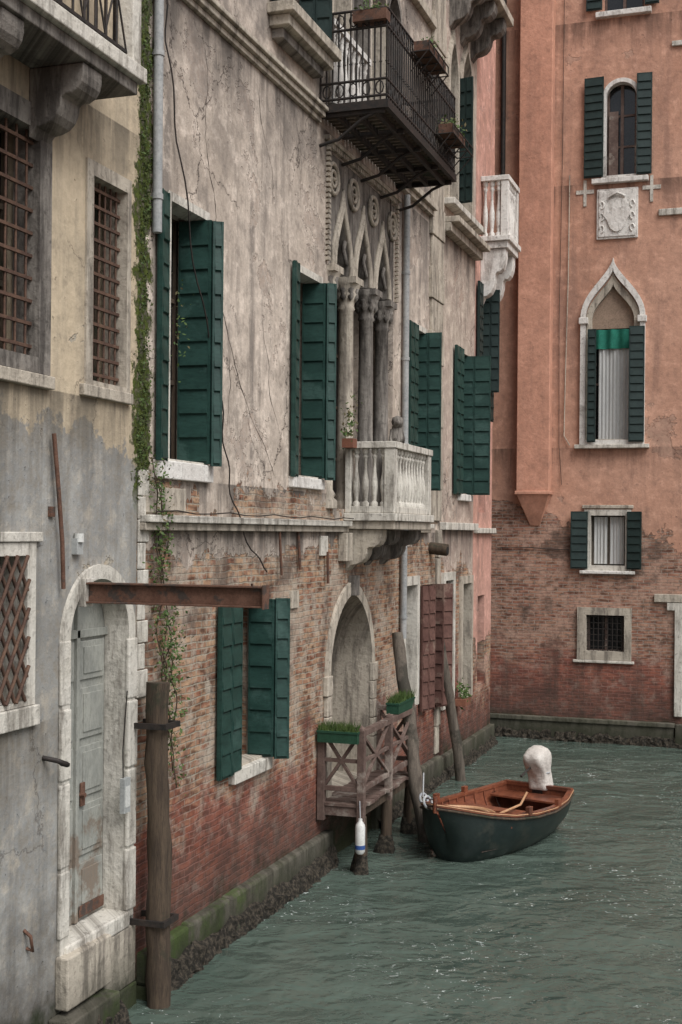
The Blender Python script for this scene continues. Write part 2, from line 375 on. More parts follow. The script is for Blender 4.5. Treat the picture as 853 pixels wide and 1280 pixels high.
def shell(parent, y0, y1, ztop, mat, xf=-.72):
    mb=MB(); mb.box(-9,xf,y0,y1,-1.5,ztop-.01,mat); mb.obj('body',parent)
    mb=MB(); mb.box(-9.3,.35,y0+.01,y1-.01,ztop,ztop+.18,'stone_tan')
    mb.add([(-9.3,y0,ztop+.18),(.3,y0,ztop+.18),(.3,y1,ztop+.18),(-9.3,y1,ztop+.18),(-4.5,y0,ztop+2),(-4.5,y1,ztop+2)],
           [(0,1,4),(1,2,5,4),(2,3,5),(3,0,4,5)],'roof'); mb.obj('roof',parent)

# ================================================================== HOUSE A
A=group('yellow_plaster_house')
holesA=[rect(7.15,8.58,5.5,7.28), rect(9.36,9.98,5.42,7.16), rect(7.3,8.45,2.88,4.02), arch_shape(9.54,.51,.85,3.3,.51)]
plate('front_wall', rect(-4,10.21,-1.5,15.5), holesA, 'L', -.7, 0, 'wallA', A)
shell(A,-4,10.21,15.5,'wallA')
plate('window_frame_upper', rect(6.98,8.73,5.4,7.44), [rect(7.17,8.56,5.52,7.26)], 'L', -.22, .02, 'stone_dark', A)
plate('window_frame', rect(9.27,10.03,5.4,7.26), [rect(9.38,9.96,5.44,7.14)], 'L', -.22, .02, 'stone_tan', A)
plate('window_frame_lower', rect(7.1,8.55,2.86,4.10), [rect(7.32,8.43,2.9,4.0)], 'L', -.22, .02, 'stone', A)
mb=MB()
mb.box(-.2,.06,6.9,8.74,5.29,5.39,'stone_tan'); mb.box(-.2,.05,9.2,10.04,5.30,5.395,'stone_tan')
mb.box(-.2,.05,7.0,8.58,2.70,2.855,'stone'); mb.box(-.1,.04,7.0,8.62,4.105,4.18,'stone')
mb.obj('window_sills',A,.008)
mb=MB()
for (a,b,c,d,nx,nz,xx,r) in ((7.17,8.56,5.52,7.26,9,10,-.06,.011),(9.38,9.96,5.44,7.14,5,12,-.07,.010)):
    for i in range(nx+1):
        y=a+(b-a)*(i+.5)/(nx+1); mb.cyl((xx,y,c),(xx,y,d),r,'rustbar',n=6)
    for i in range(nz):
        z=c+(d-c)*(i+.5)/nz; mb.box(xx-.008,xx+.016,a,b,z-.013,z+.013,'rustbar')
a,b,c,d=7.32,8.43,2.9,4.0
for i in range(-9,12):
    for sg in (1,-1):
        y0=a+i*.135; pts=[]
        for z in (c,d):
            pts.append((y0+(z-c)*.62 if sg>0 else y0+(d-z)*.62, z))
        (ya,za),(yb,zb)=pts
        def clip(ya,za,yb,zb):
            t0,t1=0,1; dy=yb-ya
            for lim,s in ((a,1),(b,-1)):
                t=(lim-ya)/dy
                if (dy>0)==(s>0): t0=max(t0,t)
                else: t1=min(t1,t)
            return (t0,t1)
        t0,t1=clip(ya,za,yb,zb)
        if t1-t0>.05:
            xx=.03+sg*.008
            mb.cyl((xx,ya+(yb-ya)*t0,za+(zb-za)*t0),(xx,ya+(yb-ya)*t1,za+(zb-za)*t1),.015,'rustbar',n=6)
mb.obj('window_grilles',A)
mb=MB(); casement(mb,7.17,8.56,5.5,7.28); casement(mb,9.38,9.96,5.44,7.14); casement(mb,7.32,8.43,2.9,4.0); mb.obj('window_panes',A)
plate('door_surround', arch_shape(9.54,.61,.80,3.3,.61), [arch_shape(9.54,.49,.86,3.3,.49)], 'L', -.21, .03, 'stone', A)
plate('door_leaf', arch_shape(9.54,.505,.86,3.3,.505), [], 'L', -.27, -.215, 'door', A)
mb=MB()
for k,(a,b) in enumerate(((9.06,9.51),(9.57,10.02))):
    for (z0,z1) in ((.95,1.35),(1.42,1.85),(1.92,2.35),(2.42,2.85),(2.92,3.25)):
        mb.box(-.216,-.195,a+.02,b-.02,z0,z1,'door'); mb.box(-.196,-.184,a+.07,b-.07,z0+.05,z1-.05,'door')
mb.box(-.216,-.18,9.515,9.565,.87,3.75,'door'); mb.box(-.216,-.18,9.04,10.04,3.28,3.35,'door')
mb.cyl((-.18,9.58,1.95),(-.13,9.58,1.95),.02,'rust'); mb.box(-.184,-.165,9.575,9.64,1.85,2.05,'rust')
mb.box(-.186,-.178,9.58,10.0,.90,1.0,'rust')
mb.obj('door_panels',A,.006)
mb=MB()
mb.box(-.22,.05,9.0,10.06,.72,.855,'stone'); mb.box(0,.12,8.9,9.35,.38,.80,'stone_tan'); mb.box(0,.115,9.36,9.62,.38,.79,'stone_tan'); mb.box(0,.22,8.8,9.58,-.6,.34,'plinth')
for z0,z1 in ((.86,1.4),(1.42,2.1),(2.12,2.7),(2.72,3.25)):
    q=random.uniform(0,.012)
    mb.box(.0,.04+q,10.02-q,10.18,z0,z1,'stone'); mb.box(.0,.035+q,8.915,9.06,z0+.07,z1+.06,'stone')
mb.box(0,.04,9.64,10.19,.2,.715,'stone_tan'); mb.box(0,.05,9.64,10.2,-.6,.197,'plinth')
mb.box(.0,.05,-3.9,8.79,-.6,.30,'plinth')
mb.obj('door_steps',A,.014)
mb=MB()
mb.tube([(.05,8.74,4.95),(.055,8.80,4.55),(.06,8.86,4.1),(.05,8.90,3.73)],.018,'rust')
mb.box(0,.03,8.74,8.80,4.3,4.38,'rust')
mb.box(0,.05,9.10,9.20,4.0,4.13,'grey'); mb.cyl((.04,9.15,4.10),(.04,9.15,4.17),.04,'white')
mb.box(.045,.09,9.86,9.97,1.75,2.05,'grey'); mb.box(.09,.095,9.875,9.955,1.8,1.98,'white')
mb.tube([(.055,9.90,2.05),(.05,9.90,2.3),(.05,9.97,2.8)],.006,'iron')
mb.tube([(0,8.45,1.15),(.05,8.47,1.10),(.05,8.5,.98),(.0,8.49,1.0)],.014,'rust')
mb.tube([(0,8.7,2.42),(.12,8.72,2.40),(.16,8.80,2.36),(.08,8.84,2.36)],.022,'iron')
mb.obj('wall_fittings',A)
mb=MB()
mb.box(0,.50,4.5,9.22,7.70,7.80,'stone_dark'); mb.box(0,.56,4.5,9.27,7.80,7.92,'stone')
for y in (5.0,6.2,7.35,8.42): corbel(mb,.47,7.695,.52,y,y+.28,'stone_dark')
mb.box(.38,.52,9.1,9.24,7.925,9.0,'stone'); mb.box(.38,.52,7.6,7.76,7.925,9.0,'stone')
for i in range(14): baluster(mb,.45,6.1+i*.105,7.925,.9,.045,'stone')
mb.box(.36,.54,4.5,7.6,8.83,8.93,'stone')
mb.obj('stone_balcony',A,.01)
mb=MB()
for y in [7.8+i*.165 for i in range(8)]:
    mb.cyl((.45,y,7.93),(.45,y,8.95),.011,'iron',n=6)
for z in (8.0,8.92): mb.box(.435,.465,7.76,9.1,z,z+.025,'iron')
for i in range(4):
    y=7.78+i*.33; mb.tube([(.44,y,8.0),(.44,y+.33,8.9)],.009,'iron'); mb.tube([(.46,y,8.9),(.46,y+.33,8.0)],.009,'iron')
for i in range(5):
    mb.cyl((.05+i*.08,9.2,7.93),(.05+i*.08,9.2,8.95),.011,'iron',n=6)
mb.box(0,.45,9.185,9.215,8.92,8.945,'iron')
mb.obj('iron_railing',A)

# ================================================================== PALAZZO B
B=group('gothic_palazzo')
GC=16.28
gate=arch_shape(GC,.9,.8,2.35,1.05)
UA=(15.6,16.4,17.2,18.0)
upper=[arch_shape(c,.35,9.55,11.6,.5) for c in UA]
TC=[15.4,16.23,17.11,18.05]
holesB=[rect(10.80,11.62,4.86,7.3), rect(14.15,14.98,4.86,7.3), rect(15.27,18.18,4.5,9.02), rect(19.42,20.0,4.9,7.42),
        rect(12.48,13.24,1.7,3.45), gate, rect(18.86,19.55,1.6,3.4), rect(13.5,14.5,10.09,12.5), rect(19.9,20.7,1.35,3.35)]+upper
plate('front_wall', rect(10.212,21.0,-1.5,15.8), holesB, 'L', -.7, 0, 'wallB', B)
shell(B,10.212,21.0,15.8,'wallB')
mb=MB()
mb.box(0,.08,10.23,15.96,4.20,4.27,'stone_tan'); mb.box(0,.13,10.23,15.95,4.273,4.34,'stone')
mb.box(0,.08,17.90,20.2,4.20,4.27,'stone_tan'); mb.box(0,.13,17.91,20.2,4.273,4.34,'stone')
mb.box(0,.05,10.23,14.85,9.24,9.30,'stone_tan'); mb.box(0,.10,10.23,14.85,9.303,9.37,'stone_tan'); mb.box(0,.14,10.23,14.85,9.373,9.42,'stone_tan')
mb.box(0,.08,18.3,20.2,9.35,9.43,'stone_tan'); mb.box(0,.14,18.3,20.2,9.433,9.53,'stone_tan')
mb.box(0,.10,15.0,20.2,12.4,12.55,'stone_tan')
mb.box(-.2,.06,10.52,11.72,4.68,4.85,'stone_white'); mb.box(-.2,.06,13.95,15.05,4.72,4.85,'stone_white')
mb.box(-.2,.06,19.3,20.12,4.76,4.89,'stone_white')
mb.box(-.2,.08,12.28,13.33,1.55,1.69,'stone')
mb.box(0,.32,13.15,14.80,9.95,10.07,'stone_tan'); mb.box(0,.24,13.22,14.73,9.83,9.947,'stone_tan'); mb.box(0,.14,13.3,14.65,9.72,9.827,'stone_dark')
z=2.7
for i in range(9):
    h=random.uniform(.2,.3); w=.14 if i%2 else .20
    mb.box(0,.02,10.214,10.214+w,z,z+h-.008,'stone'); z+=h
mb.box(0,.04,15.0,15.25,3.9,4.15,'stone')
for y,w,z0,z1 in ((10.3,.35,4.36,4.62),(10.68,.5,4.38,4.6)): mb.box(0,.018,y,y+w,z0,z1,'stone_tan')
mb.obj('stone_courses_and_sills',B,.012)
# open cracks in the plaster
mb=MB()
def crackline(key,w0,seed):
    pts=[]
    for (ya,za),(yb,zb) in zip(key,key[1:]):
        n=max(3,int(abs(za-zb)/.05))
        for i in range(n):
            t=i/n; q=ya+(yb-ya)*t; r=za+(zb-za)*t
            pts.append((q+.05*mnoise.noise(Vector((q*2,r*3,seed)))+.03*mnoise.noise(Vector((q*7,r*12,seed))),r))
    vs=[]
    for i,(q,r) in enumerate(pts):
        w=w0*(.35+abs(mnoise.noise(Vector((r*5,seed,2))))*1.6)*min(1,(i+1)/5,(len(pts)-i)/5)
        vs+=[(.003,q-w,r),(.003,q+w,r)]
    mb.add(vs,[(2*i,2*i+1,2*i+3,2*i+2) for i in range(len(pts)-1)],'crack')
crackline([(11.9,6.95),(12.02,6.5),(12.2,6.15),(12.5,5.75),(12.9,5.35),(13.25,5.1),(13.6,4.75)],.011,1)
crackline([(13.05,6.6),(13.3,6.1),(13.35,5.7),(13.75,5.2)],.008,5)
crackline([(12.2,6.15),(12.25,5.7),(12.15,5.2)],.006,9)
crackline([(11.5,9.15),(11.62,8.6),(11.55,8.1),(11.8,7.6),(11.9,6.95)],.006,3)
crackline([(12.9,9.2),(13.0,8.7),(13.35,8.3),(13.4,7.7)],.006,13)
crackline([(14.0,9.2),(14.3,8.6),(14.2,8.1)],.006,17)
mb.obj('plaster_cracks',B)
mb=MB()
for a,b,c,d in ((10.80,11.62,4.86,7.3),(14.15,14.98,4.86,7.3),(19.42,20.0,4.9,7.42),(12.48,13.24,1.7,3.45),(13.5,14.5,10.09,12.5),(19.9,20.7,1.35,3.35),(18.86,19.55,1.6,3.4)):
    casement(mb,a,b,c,d,x=-.34)
for c in UA: casement(mb,c-.36,c+.36,9.55,12.1,x=-.34)
for c0,c1 in zip(TC,TC[1:]): casement(mb,c0+.02,c1-.02,4.5,8.95,x=-.62,rows=6)
mb.obj('window_panes',B)
for nm,(a,b,c,d) in (('window_trim_1',(10.80,11.62,4.86,7.3)),('window_trim_2',(14.15,14.98,4.86,7.3)),('window_trim_3',(19.42,20.0,4.9,7.42))):
    plate(nm, rect(a-.05,b+.05,c-.01,d+.07),[rect(a+.015,b-.015,c+.012,d-.015)],'L',-.2,.018,'stone',B)
plate('window_trim_low', rect(18.74,19.67,1.48,3.52),[rect(18.88,19.53,1.62,3.38)],'L',-.2,.04,'stone',B)
plate('window_trim_low_b', rect(12.43,13.29,1.69,3.5),[rect(12.495,13.225,1.715,3.435)],'L',-.2,.012,'stone_tan',B)
for i,c in enumerate(UA):
    plate('upper_arch_%d'%i, arch_shape(c,.39,9.53,11.6,.6),[arch_shape(c,.33,9.57,11.6,.48)],'L',-.2,.05,'stone_dark' if i%2 else 'stone_tan',B)
mb=MB()
leaf(mb,(.06,10.50),(.04,10.69),4.84,7.32,cols=1); leaf(mb,(-.27,11.57),(.075,11.59),4.86,7.28,cols=1); leaf(mb,(.08,11.59),(.17,11.66),4.84,7.27,cols=1)
leaf(mb,(.06,13.92),(.04,14.10),4.84,7.36,cols=1); leaf(mb,(-.21,14.92),(.09,14.94),4.86,7.28,cols=1); leaf(mb,(.095,14.94),(.20,15.02),4.84,7.28,cols=1)
leaf(mb,(.06,18.85),(.05,19.35),4.88,7.45); leaf(mb,(-.15,19.94),(.28,19.98),4.88,7.42)
leaf(mb,(.06,11.90),(.05,12.46),1.66,3.48); leaf(mb,(-.16,13.18),(.14,13.20),1.70,3.45,cols=1); leaf(mb,(.145,13.20),(.29,13.28),1.68,3.46,cols=1)
leaf(mb,(.06,13.2),(.05,13.48),10.10,12.5,'green2'); leaf(mb,(-.1,14.43),(.3,14.48),10.10,12.5,'green2')
mb.obj('green_shutters',B)
mb=MB()
leaf(mb,(.05,19.72),(.16,20.12),1.35,3.35,'shut_brown',2); leaf(mb,(.05,20.66),(.24,20.98),1.3,3.35,'shut_brown',1)
leaf(mb,(-.1,20.62),(.2,20.6),1.35,3.35,'shut_brown',1)
mb.obj('brown_shutters',B)
plate('water_gate_arch', arch_shape(GC,1.02,.8,2.35,1.20),[arch_shape(GC,.88,.82,2.35,1.02)],'L',-.68,.04,'stone_tan',B)
mb=MB(); mb.box(-.70,-.64,15.3,17.3,.8,3.6,'wood_brown')
for i in range(7): mb.box(-.64,-.625,15.40+i*.26,15.63+i*.26,.82,3.5,'wood_brown')
mb.box(-.7,.1,15.4,17.15,.6,.79,'stone'); mb.obj('water_gate_door',B,.006)
mb=MB()
for i in range(6):
    q=random.uniform(0,.05)
    mb.box(0,.055+q*.3,GC-1.03-q,GC-.87,.82+i*.26,1.07+i*.26,'stone_tan'); mb.box(0,.055+q*.3,GC+.87,GC+1.03+q,.82+i*.26,1.07+i*.26,'stone_tan')
mb.box(0,.10,GC-.10,GC+.10,3.35,3.62,'stone_dark')
mb.obj('gate_quoins',B,.012)
out=[(15.265,7.57)]
cs=[(a+b)/2 for a,b in zip(TC,TC[1:])]
for c in cs: out += [(a,b) for a,b in reversed(ogee_pts(c,.30,7.6,.85))]
out += [(18.185,7.57),(18.185,9.03),(15.265,9.03)]
plate('gothic_tracery', out, [], 'L', -.20, -.01, 'stone_dark', B)
mb=MB()
colprof=[(.17,0),(.17,.1),(.13,.14),(.15,.18),(.115,.24),(.105,1.6),(.098,2.65),(.12,2.68),(.105,2.72),(.115,2.78),(.16,2.86),(.14,2.90),(.19,2.98),(.20,3.02),(.20,3.07)]
for k,y in enumerate(TC):
    x=-.08 if k<3 else -.14
    m='stone_tan' if k<2 else 'stone_dark'
    mb.lathe([(r,z) for r,z in colprof],(x,y,4.5),m,16)
    for j in range(8):
        t=2*pi*j/8; mb.lathe([(.0,0),(.045,.05),(.035,.12),(.05,.17),(.0,.2)],(x+.13*cos(t),y+.13*sin(t),7.27),'stone_dark',6)
    mb.box(x-.19,x+.19,y-.17,y+.17,7.50,7.585,m)
mb.obj('trifora_columns',B)
mb=MB()
for c in cs:
    for (hf,rs,rad,xx) in ((.33,.93,.035,.01),(.40,1.05,.028,.005)):
        mb.tube([(xx,a,b) for a,b in ogee_pts(c,hf,7.6,rs)],rad,'stone_tan',6)
    for s in (-1,1):
        mb.tube([(-.03,c+s*.27,7.75),(-.03,c+s*.13,7.92),(-.03,c+s*.21,8.05)],.03,'stone_dark',6)
for y in TC:
    zc=8.70
    for r,rr in ((.19,.03),(.10,.022)):
        mb.tube([(.015,y+r*cos(t*pi/9),zc+r*sin(t*pi/9)) for t in range(19)],rr,'stone_tan',6)
    mb.lathe([(0,-.0),(.05,.01),(.06,.03),(0,.06)],(.0,y,zc-.03),'stone_tan',8)
for i in range(43):
    y=15.14+i*.0715
    mb.box(.0,.05,y,y+.04,9.05,9.11,'stone_tan')
for z in range(22):
    mb.box(.0,.05,15.15,15.22,7.62+z*.066,7.66+z*.066,'stone_tan'); mb.box(.0,.05,18.22,18.29,7.62+z*.066,7.66+z*.066,'stone_tan')
mb.box(0,.07,15.08,18.35,9.115,9.17,'stone_tan')
mb.obj('tracery_mouldings',B)
mb=MB()
P=.68; a,b=16.0,17.88
mb.box(0,P+.04,a-.04,b+.04,4.35,4.45,'stone'); mb.box(0,P,a,b,4.24,4.347,'stone_tan')
for (x0,x1,y0,y1) in ((P-.14,P,a,a+.14),(P-.14,P,b-.14,b),(0.0,.08,a,a+.12),(0,.08,b-.12,b)):
    mb.box(x0,x1,y0,y1,4.453,5.30,'stone')
mb.box(.085,P-.145,a+.01,a+.13,4.453,4.54,'stone'); mb.box(P-.13,P-.01,a+.145,b-.145,4.453,4.54,'stone')
mb.box(0,P+.02,a-.02,a+.14,5.303,5.39,'stone'); mb.box(P-.15,P+.02,a+.143,b+.02,5.303,5.39,'stone'); mb.box(0,P-.153,b-.13,b+.02,5.303,5.39,'stone')
for i in range(4): baluster(mb,.14+i*.125,a+.07,4.543,.757,.043)
for i in range(11): baluster(mb,P-.07,a+.21+i*.143,4.543,.757,.043)
for i in range(3): baluster(mb,.16+i*.14,b-.07,4.463,.84,.048)
corbel(mb,.5,4.235,.55,a+.05,a+.3,'stone_tan'); corbel(mb,.55,4.235,.5,b-.3,b-.05,'stone_dark'); corbel(mb,.45,4.235,.5,16.85,17.1,'stone_dark')
mb.box(0,.12,15.75,16.0,3.82,4.19,'stone_tan')
mb.obj('stone_balcony',B,.008)
mb=MB()
lx,ly,lz=P-.07,a+.35,5.39
mb.lathe([(0.02,0),(.10,.0),(.11,.06),(.085,.15),(.07,.22),(.0,.26)],(lx,ly,lz),'stone_dark',10,1,1.3)
mb.lathe([(0.0,0),(.06,.02),(.085,.08),(.07,.14),(.0,.17)],(lx+.02,ly-.06,lz+.19),'stone_dark',10)
mb.lathe([(0.0,0),(.035,.02),(.04,.05),(.0,.08)],(lx+.05,ly-.12,lz+.22),'stone_dark',8)
for s in (-.05,.05): mb.cyl((lx+s,ly-.13,lz),(lx+s,ly-.06,lz+.17),.028,'stone_dark')
mb.obj('lion_statue',B)
mb=MB(); P=.9; a,b=14.85,18.35; z0=9.36
mb.box(0,P,a,a+.06,z0,z0+.1,'iron'); mb.box(0,P,b-.06,b,z0,z0+.1,'iron'); mb.box(P-.06,P,a+.06,b-.06,z0,z0+.1,'iron')
for i in range(25): mb.box(.0,P-.07,a+.1+i*.135,a+.19+i*.135,z0+.02,z0+.055,'wood_brown')
for x in (.2,.45,.7): mb.box(x,x+.05,a+.065,b-.065,z0-.05,z0+.018,'iron')
for yy in (a+.03,a+.9,a+1.7,a+2.6,b-.09):
    mb.tube([(0,yy+.03,z0-.38),(.25,yy+.03,z0-.32),(.55,yy+.03,z0-.10),(.8,yy+.03,z0)],.022,'iron'); mb.box(0,P-.065,yy+.005,yy+.055,z0-.045,z0+.01,'iron')
HR=1.22
def bars(p0,p1,n):
    for i in range(n+1):
        x=p0[0]+(p1[0]-p0[0])*i/n; y=p0[1]+(p1[1]-p0[1])*i/n
        mb.cyl((x,y,z0+.05),(x,y,z0+HR),.0125,'iron',n=5)
        mb.lathe([(.0,0),(.024,.02),(0,.04)],(x,y,z0+.55),'iron',5)
    for z in (.16,.36,1.0,HR): mb.tube([(p0[0],p0[1],z0+z),(p1[0],p1[1],z0+z)],.018,'iron',5)
bars((.02,a+.03),(P-.03,a+.03),11); bars((P-.03,a+.03),(P-.03,b-.03),36); bars((.02,b-.03),(P-.03,b-.03),8)
for i in range(17):
    y=a+.12+i*.203; mb.tube([(P-.03,y+.06*cos(t*pi/4),z0+.26+.08*sin(t*pi/4)) for t in range(9)],.010,'iron',4)
    mb.tube([(P-.03,y+.06*cos(t*pi/4),z0+1.11+.08*sin(t*pi/4)) for t in range(9)],.010,'iron',4)
for i in range(5):
    x=.1+i*.17; mb.tube([(x+.05*cos(t*pi/4),a+.03,z0+.26+.08*sin(t*pi/4)) for t in range(9)],.010,'iron',4)
    mb.tube([(x+.05*cos(t*pi/4),a+.03,z0+1.11+.08*sin(t*pi/4)) for t in range(9)],.010,'iron',4)
for (ya,yb,zz) in ((a+1.0,a+2.0,z0+1.02),(a+2.3,b,z0+.35)):
    for x in (P,P+.24): mb.tube([(x,ya,zz),(x,yb,zz)],.012,'iron',5)
    for k in range(5):
        y=ya+(yb-ya)*k/4; mb.tube([(P,y,zz),(P+.24,y,zz),(P+.24,y,zz+.12)],.01,'iron',5); mb.tube([(P,y,zz-.25),(P+.22,y,zz)],.009,'iron',4)
    mb.tube([(P+.24,ya,zz+.12),(P+.24,yb,zz+.12)],.01,'iron',5)
mb.obj('iron_balcony',B)
mb=MB()
for i in range(9): baluster(mb,.10,15.1+i*.16,9.55,.95,.04,'stone_white')
mb.box(.04,.16,15.0,16.5,10.50,10.58,'stone_white')
mb.obj('white_balusters',B)
mb=MB()
for (x0,x1,y0,y1,z) in ((.45,.88,14.80,14.98,10.42),(P+.02,P+.22,a+1.05,a+1.95,z0+1.04),(P+.02,P+.22,a+2.35,a+3.1,z0+.37)):
    mb.box(x0,x1,y0,y1,z,z+.13,'rust')
    for k in range(6):
        mb.leaves(((x0+x1)/2+random.uniform(-.1,.1),y0+(y1-y0)*random.random(),z+.17),(.06,.06,.045),22,.03,'leaf','leaf2')
mb.obj('flower_boxes',B)
mb=MB()
for i in range(22):
    z=4.4+i*.52; w=.02*(i%2)
    if z<15.5: mb.box(0,.05+w,20.25-w*3,20.98,z,z+.512,'stone_tan')
for i in range(8):
    mb.box(0,.04+.02*(i%2),20.75,20.98,.5+i*.47,.96+i*.47,'stone_tan')
mb.obj('stone_pilaster',B,.01)
mb=MB()
yy=10.28
while yy<15.3:
    w=random.uniform(.7,1.3); y2=min(15.4,yy+w); q=random.uniform(-.012,.012)
    mb.box(-.2,.11+q,yy,y2-.012,.12,.42+q,'plinth'); mb.box(-.2,.14+q,yy,y2-.012,-1,.117,'plinth'); yy=y2
mb.box(-.2,.10,17.3,20.99,-1,.45,'plinth')
mb.obj('plinth',B,.03)
mb=MB()
mb.tube([(.03,14.2,4.2),(.04,14.25,3.75)],.02,'rust'); mb.tube([(.05,15.2,3.95),(.05,15.23,3.55)],.02,'rust'); mb.tube([(.05,13.55,4.2),(.06,13.6,3.7)],.016,'rust')
mb.box(0,.03,14.0,14.25,3.3,3.5,'stone_tan')
mb.obj('iron_wall_ties',B)
cb=MB()
pts=[]
key=[(10.55,9.2),(10.62,8.6),(10.9,7.7),(11.3,6.6),(11.85,5.6),(12.0,5.0),(12.2,4.5),(12.7,4.0),(13.3,3.7)]
for (y0_,z0_),(y1_,z1_) in zip(key,key[1:]):
    for i in range(6):
        t=i/6; pts.append((.06+.02*sin(i),y0_+(y1_-y0_)*t,z0_+(z1_-z0_)*t))
cb.tube(pts,.008,'iron',5)
cb.tube([(.03,17.9-.02*i,9.1-i*.3) for i in range(4)],.008,'iron',4)
cb.tube([(.16,10.3+i*.4,4.37+.015*sin(i*2)) for i in range(15)],.008,'iron',4)
cb.obj('electric_cable')
def drain(y,z0,z1,mat='pipe',r=.045,x=.09):
    mb=MB(); mb.cyl((x,y,z0),(x,y,z1),r,mat,n=12)
    z=z0+.3
    while z<z1: mb.cyl((x,y,z),(x,y,z+.05),r*1.2,mat,n=12); mb.box(0,x,y-.015,y+.015,z+.01,z+.04,mat); z+=1.3
    mb.obj('drainpipe')
drain(10.44,6.9,15.6,x=.06); drain(18.62,2.6,9.3,r=.05,x=.07)

# ================================================================== HOUSE C
C=group('stone_trimmed_house')
holesC=[rect(22.45,23.05,4.92,7.46), arch_shape(22.55,.42,9.95,12.0,.9), arch_shape(21.55,.30,9.95,12.0,.7), rect(21.3,21.9,1.3,3.4), rect(22.6,23.3,1.3,3.3)]
plate('front_wall', rect(21.002,23.55,-1.5,16.2), holesC, 'L', -.7, 0, 'wallC', C)
shell(C,21.002,23.55,16.2,'wallC')
plate('gothic_window', arch_shape(22.55,.52,9.9,12.0,1.15,True),[arch_shape(22.55,.40,9.97,12.0,.87)],'L',-.2,.07,'stone_tan',C)
plate('gothic_window_b', arch_shape(21.55,.38,9.9,12.0,.9,True),[arch_shape(21.55,.28,9.97,12.0,.67)],'L',-.2,.07,'stone_tan',C)
plate('low_window_a', rect(21.18,22.02,1.18,3.52),[rect(21.32,21.88,1.32,3.38)],'L',-.2,.05,'stone',C)
plate('low_window_b', rect(22.48,23.42,1.18,3.42),[rect(22.62,23.28,1.32,3.28)],'L',-.2,.05,'stone_tan',C)
mb=MB()
mb.box(0,.2,21.1,23.5,9.78,9.89,'stone'); mb.box(0,.3,21.02,23.5,9.45,9.55,'stone_tan'); mb.box(0,.16,21.02,23.5,9.3,9.447,'stone_tan')
mb.box(0,.12,21.02,23.5,4.25,4.38,'stone'); mb.box(-.2,.08,22.3,23.2,4.78,4.9,'stone_white')
mb.box(0,.7,21.3,23.5,13.6,13.75,'stone_tan')
for y in (21.4,22.2,23.0): corbel(mb,.62,13.595,.7,y,y+.25,'stone_dark')
mb.box(-.2,.10,21.003,23.54,-1,.4,'plinth')
mb.obj('stone_trim',C,.012)
mb=MB()
for a,b,c,d in ((22.47,23.03,4.94,7.44),(22.1,23.0,9.95,12.9),(21.25,21.85,9.95,12.7),(21.32,21.88,1.32,3.38),(22.62,23.28,1.32,3.28)): casement(mb,a,b,c,d,x=-.34)
mb.obj('window_panes',C)
mb=MB()
leaf(mb,(.06,21.85),(.05,22.42),4.88,7.5); leaf(mb,(-.18,23.0),(.42,23.06),4.9,7.45,cols=2)
leaf(mb,(.3,21.95),(.05,22.0),10.0,12.2,'green2')
mb.obj('green_shutters',C)
mb=MB()
for y in (21.4,21.5,21.6,21.7,21.8): mb.cyl((-.05,y,1.32),(-.05,y,3.38),.01,'rustbar',n=5)
mb.cyl((0,20.4,3.95),(.30,20.4,3.92),.10,'wood_brown'); mb.cyl((.30,20.4,3.92),(.305,20.4,3.92),.085,'dark')
mb.obj('wall_fittings',C)
D=group('pink_house')
plate('front_wall', rect(23.552,25.2,-1.5,16.4), [rect(24.0,24.6,6.95,8.9),rect(24.0,24.6,4.6,6.5),rect(24.0,24.6,1.3,3.0)], 'L', -.7, 0, 'wallD', D)
shell(D,23.552,25.2,16.4,'wallD')
mb=MB()
for c,d in ((6.95,8.9),(4.6,6.5),(1.3,3.0)): casement(mb,24.0,24.6,c,d,x=-.3)
mb.obj('window_panes',D)
mb=MB()
leaf(mb,(.06,23.6),(.05,23.95),6.95,8.95,'green2'); leaf(mb,(-.1,24.58),(.25,24.62),6.95,8.95,'green2')
leaf(mb,(.06,24.62),(.05,24.95),6.4,7.9,'green2'); mb.obj('dark_shutters',D)
mb=MB(); P=.53; a,b=23.95,25.0
mb.box(0,P,a,b,9.62,9.75,'stone_white'); mb.box(0,P+.05,a-.05,b+.04,9.753,9.85,'stone_white')
corbel(mb,.48,9.615,1.05,a+.04,a+.28,'stone_white'); corbel(mb,.48,9.615,1.05,b-.28,b-.04,'stone_white')
mb.box(P-.14,P,a,a+.14,9.853,10.9,'stone_white'); mb.box(P-.14,P,b-.14,b,9.853,10.9,'stone_white')
mb.box(0,P+.02,a-.02,a+.15,10.903,11.0,'stone_white'); mb.box(P-.15,P+.02,a+.153,b,10.903,11.0,'stone_white')
for i in range(3): baluster(mb,.08+i*.13,a+.07,9.853,1.05,.05,'stone_white')
for i in range(5): baluster(mb,P-.07,a+.24+i*.15,9.853,1.05,.055,'stone_white')
mb.obj('white_stone_balcony',D,.01)
mb=MB(); mb.box(-.2,.1,23.56,25.19,-1,.4,'plinth'); mb.box(0,.1,23.57,25.19,4.2,4.3,'stone'); mb.obj('stone_trim',D,.01)

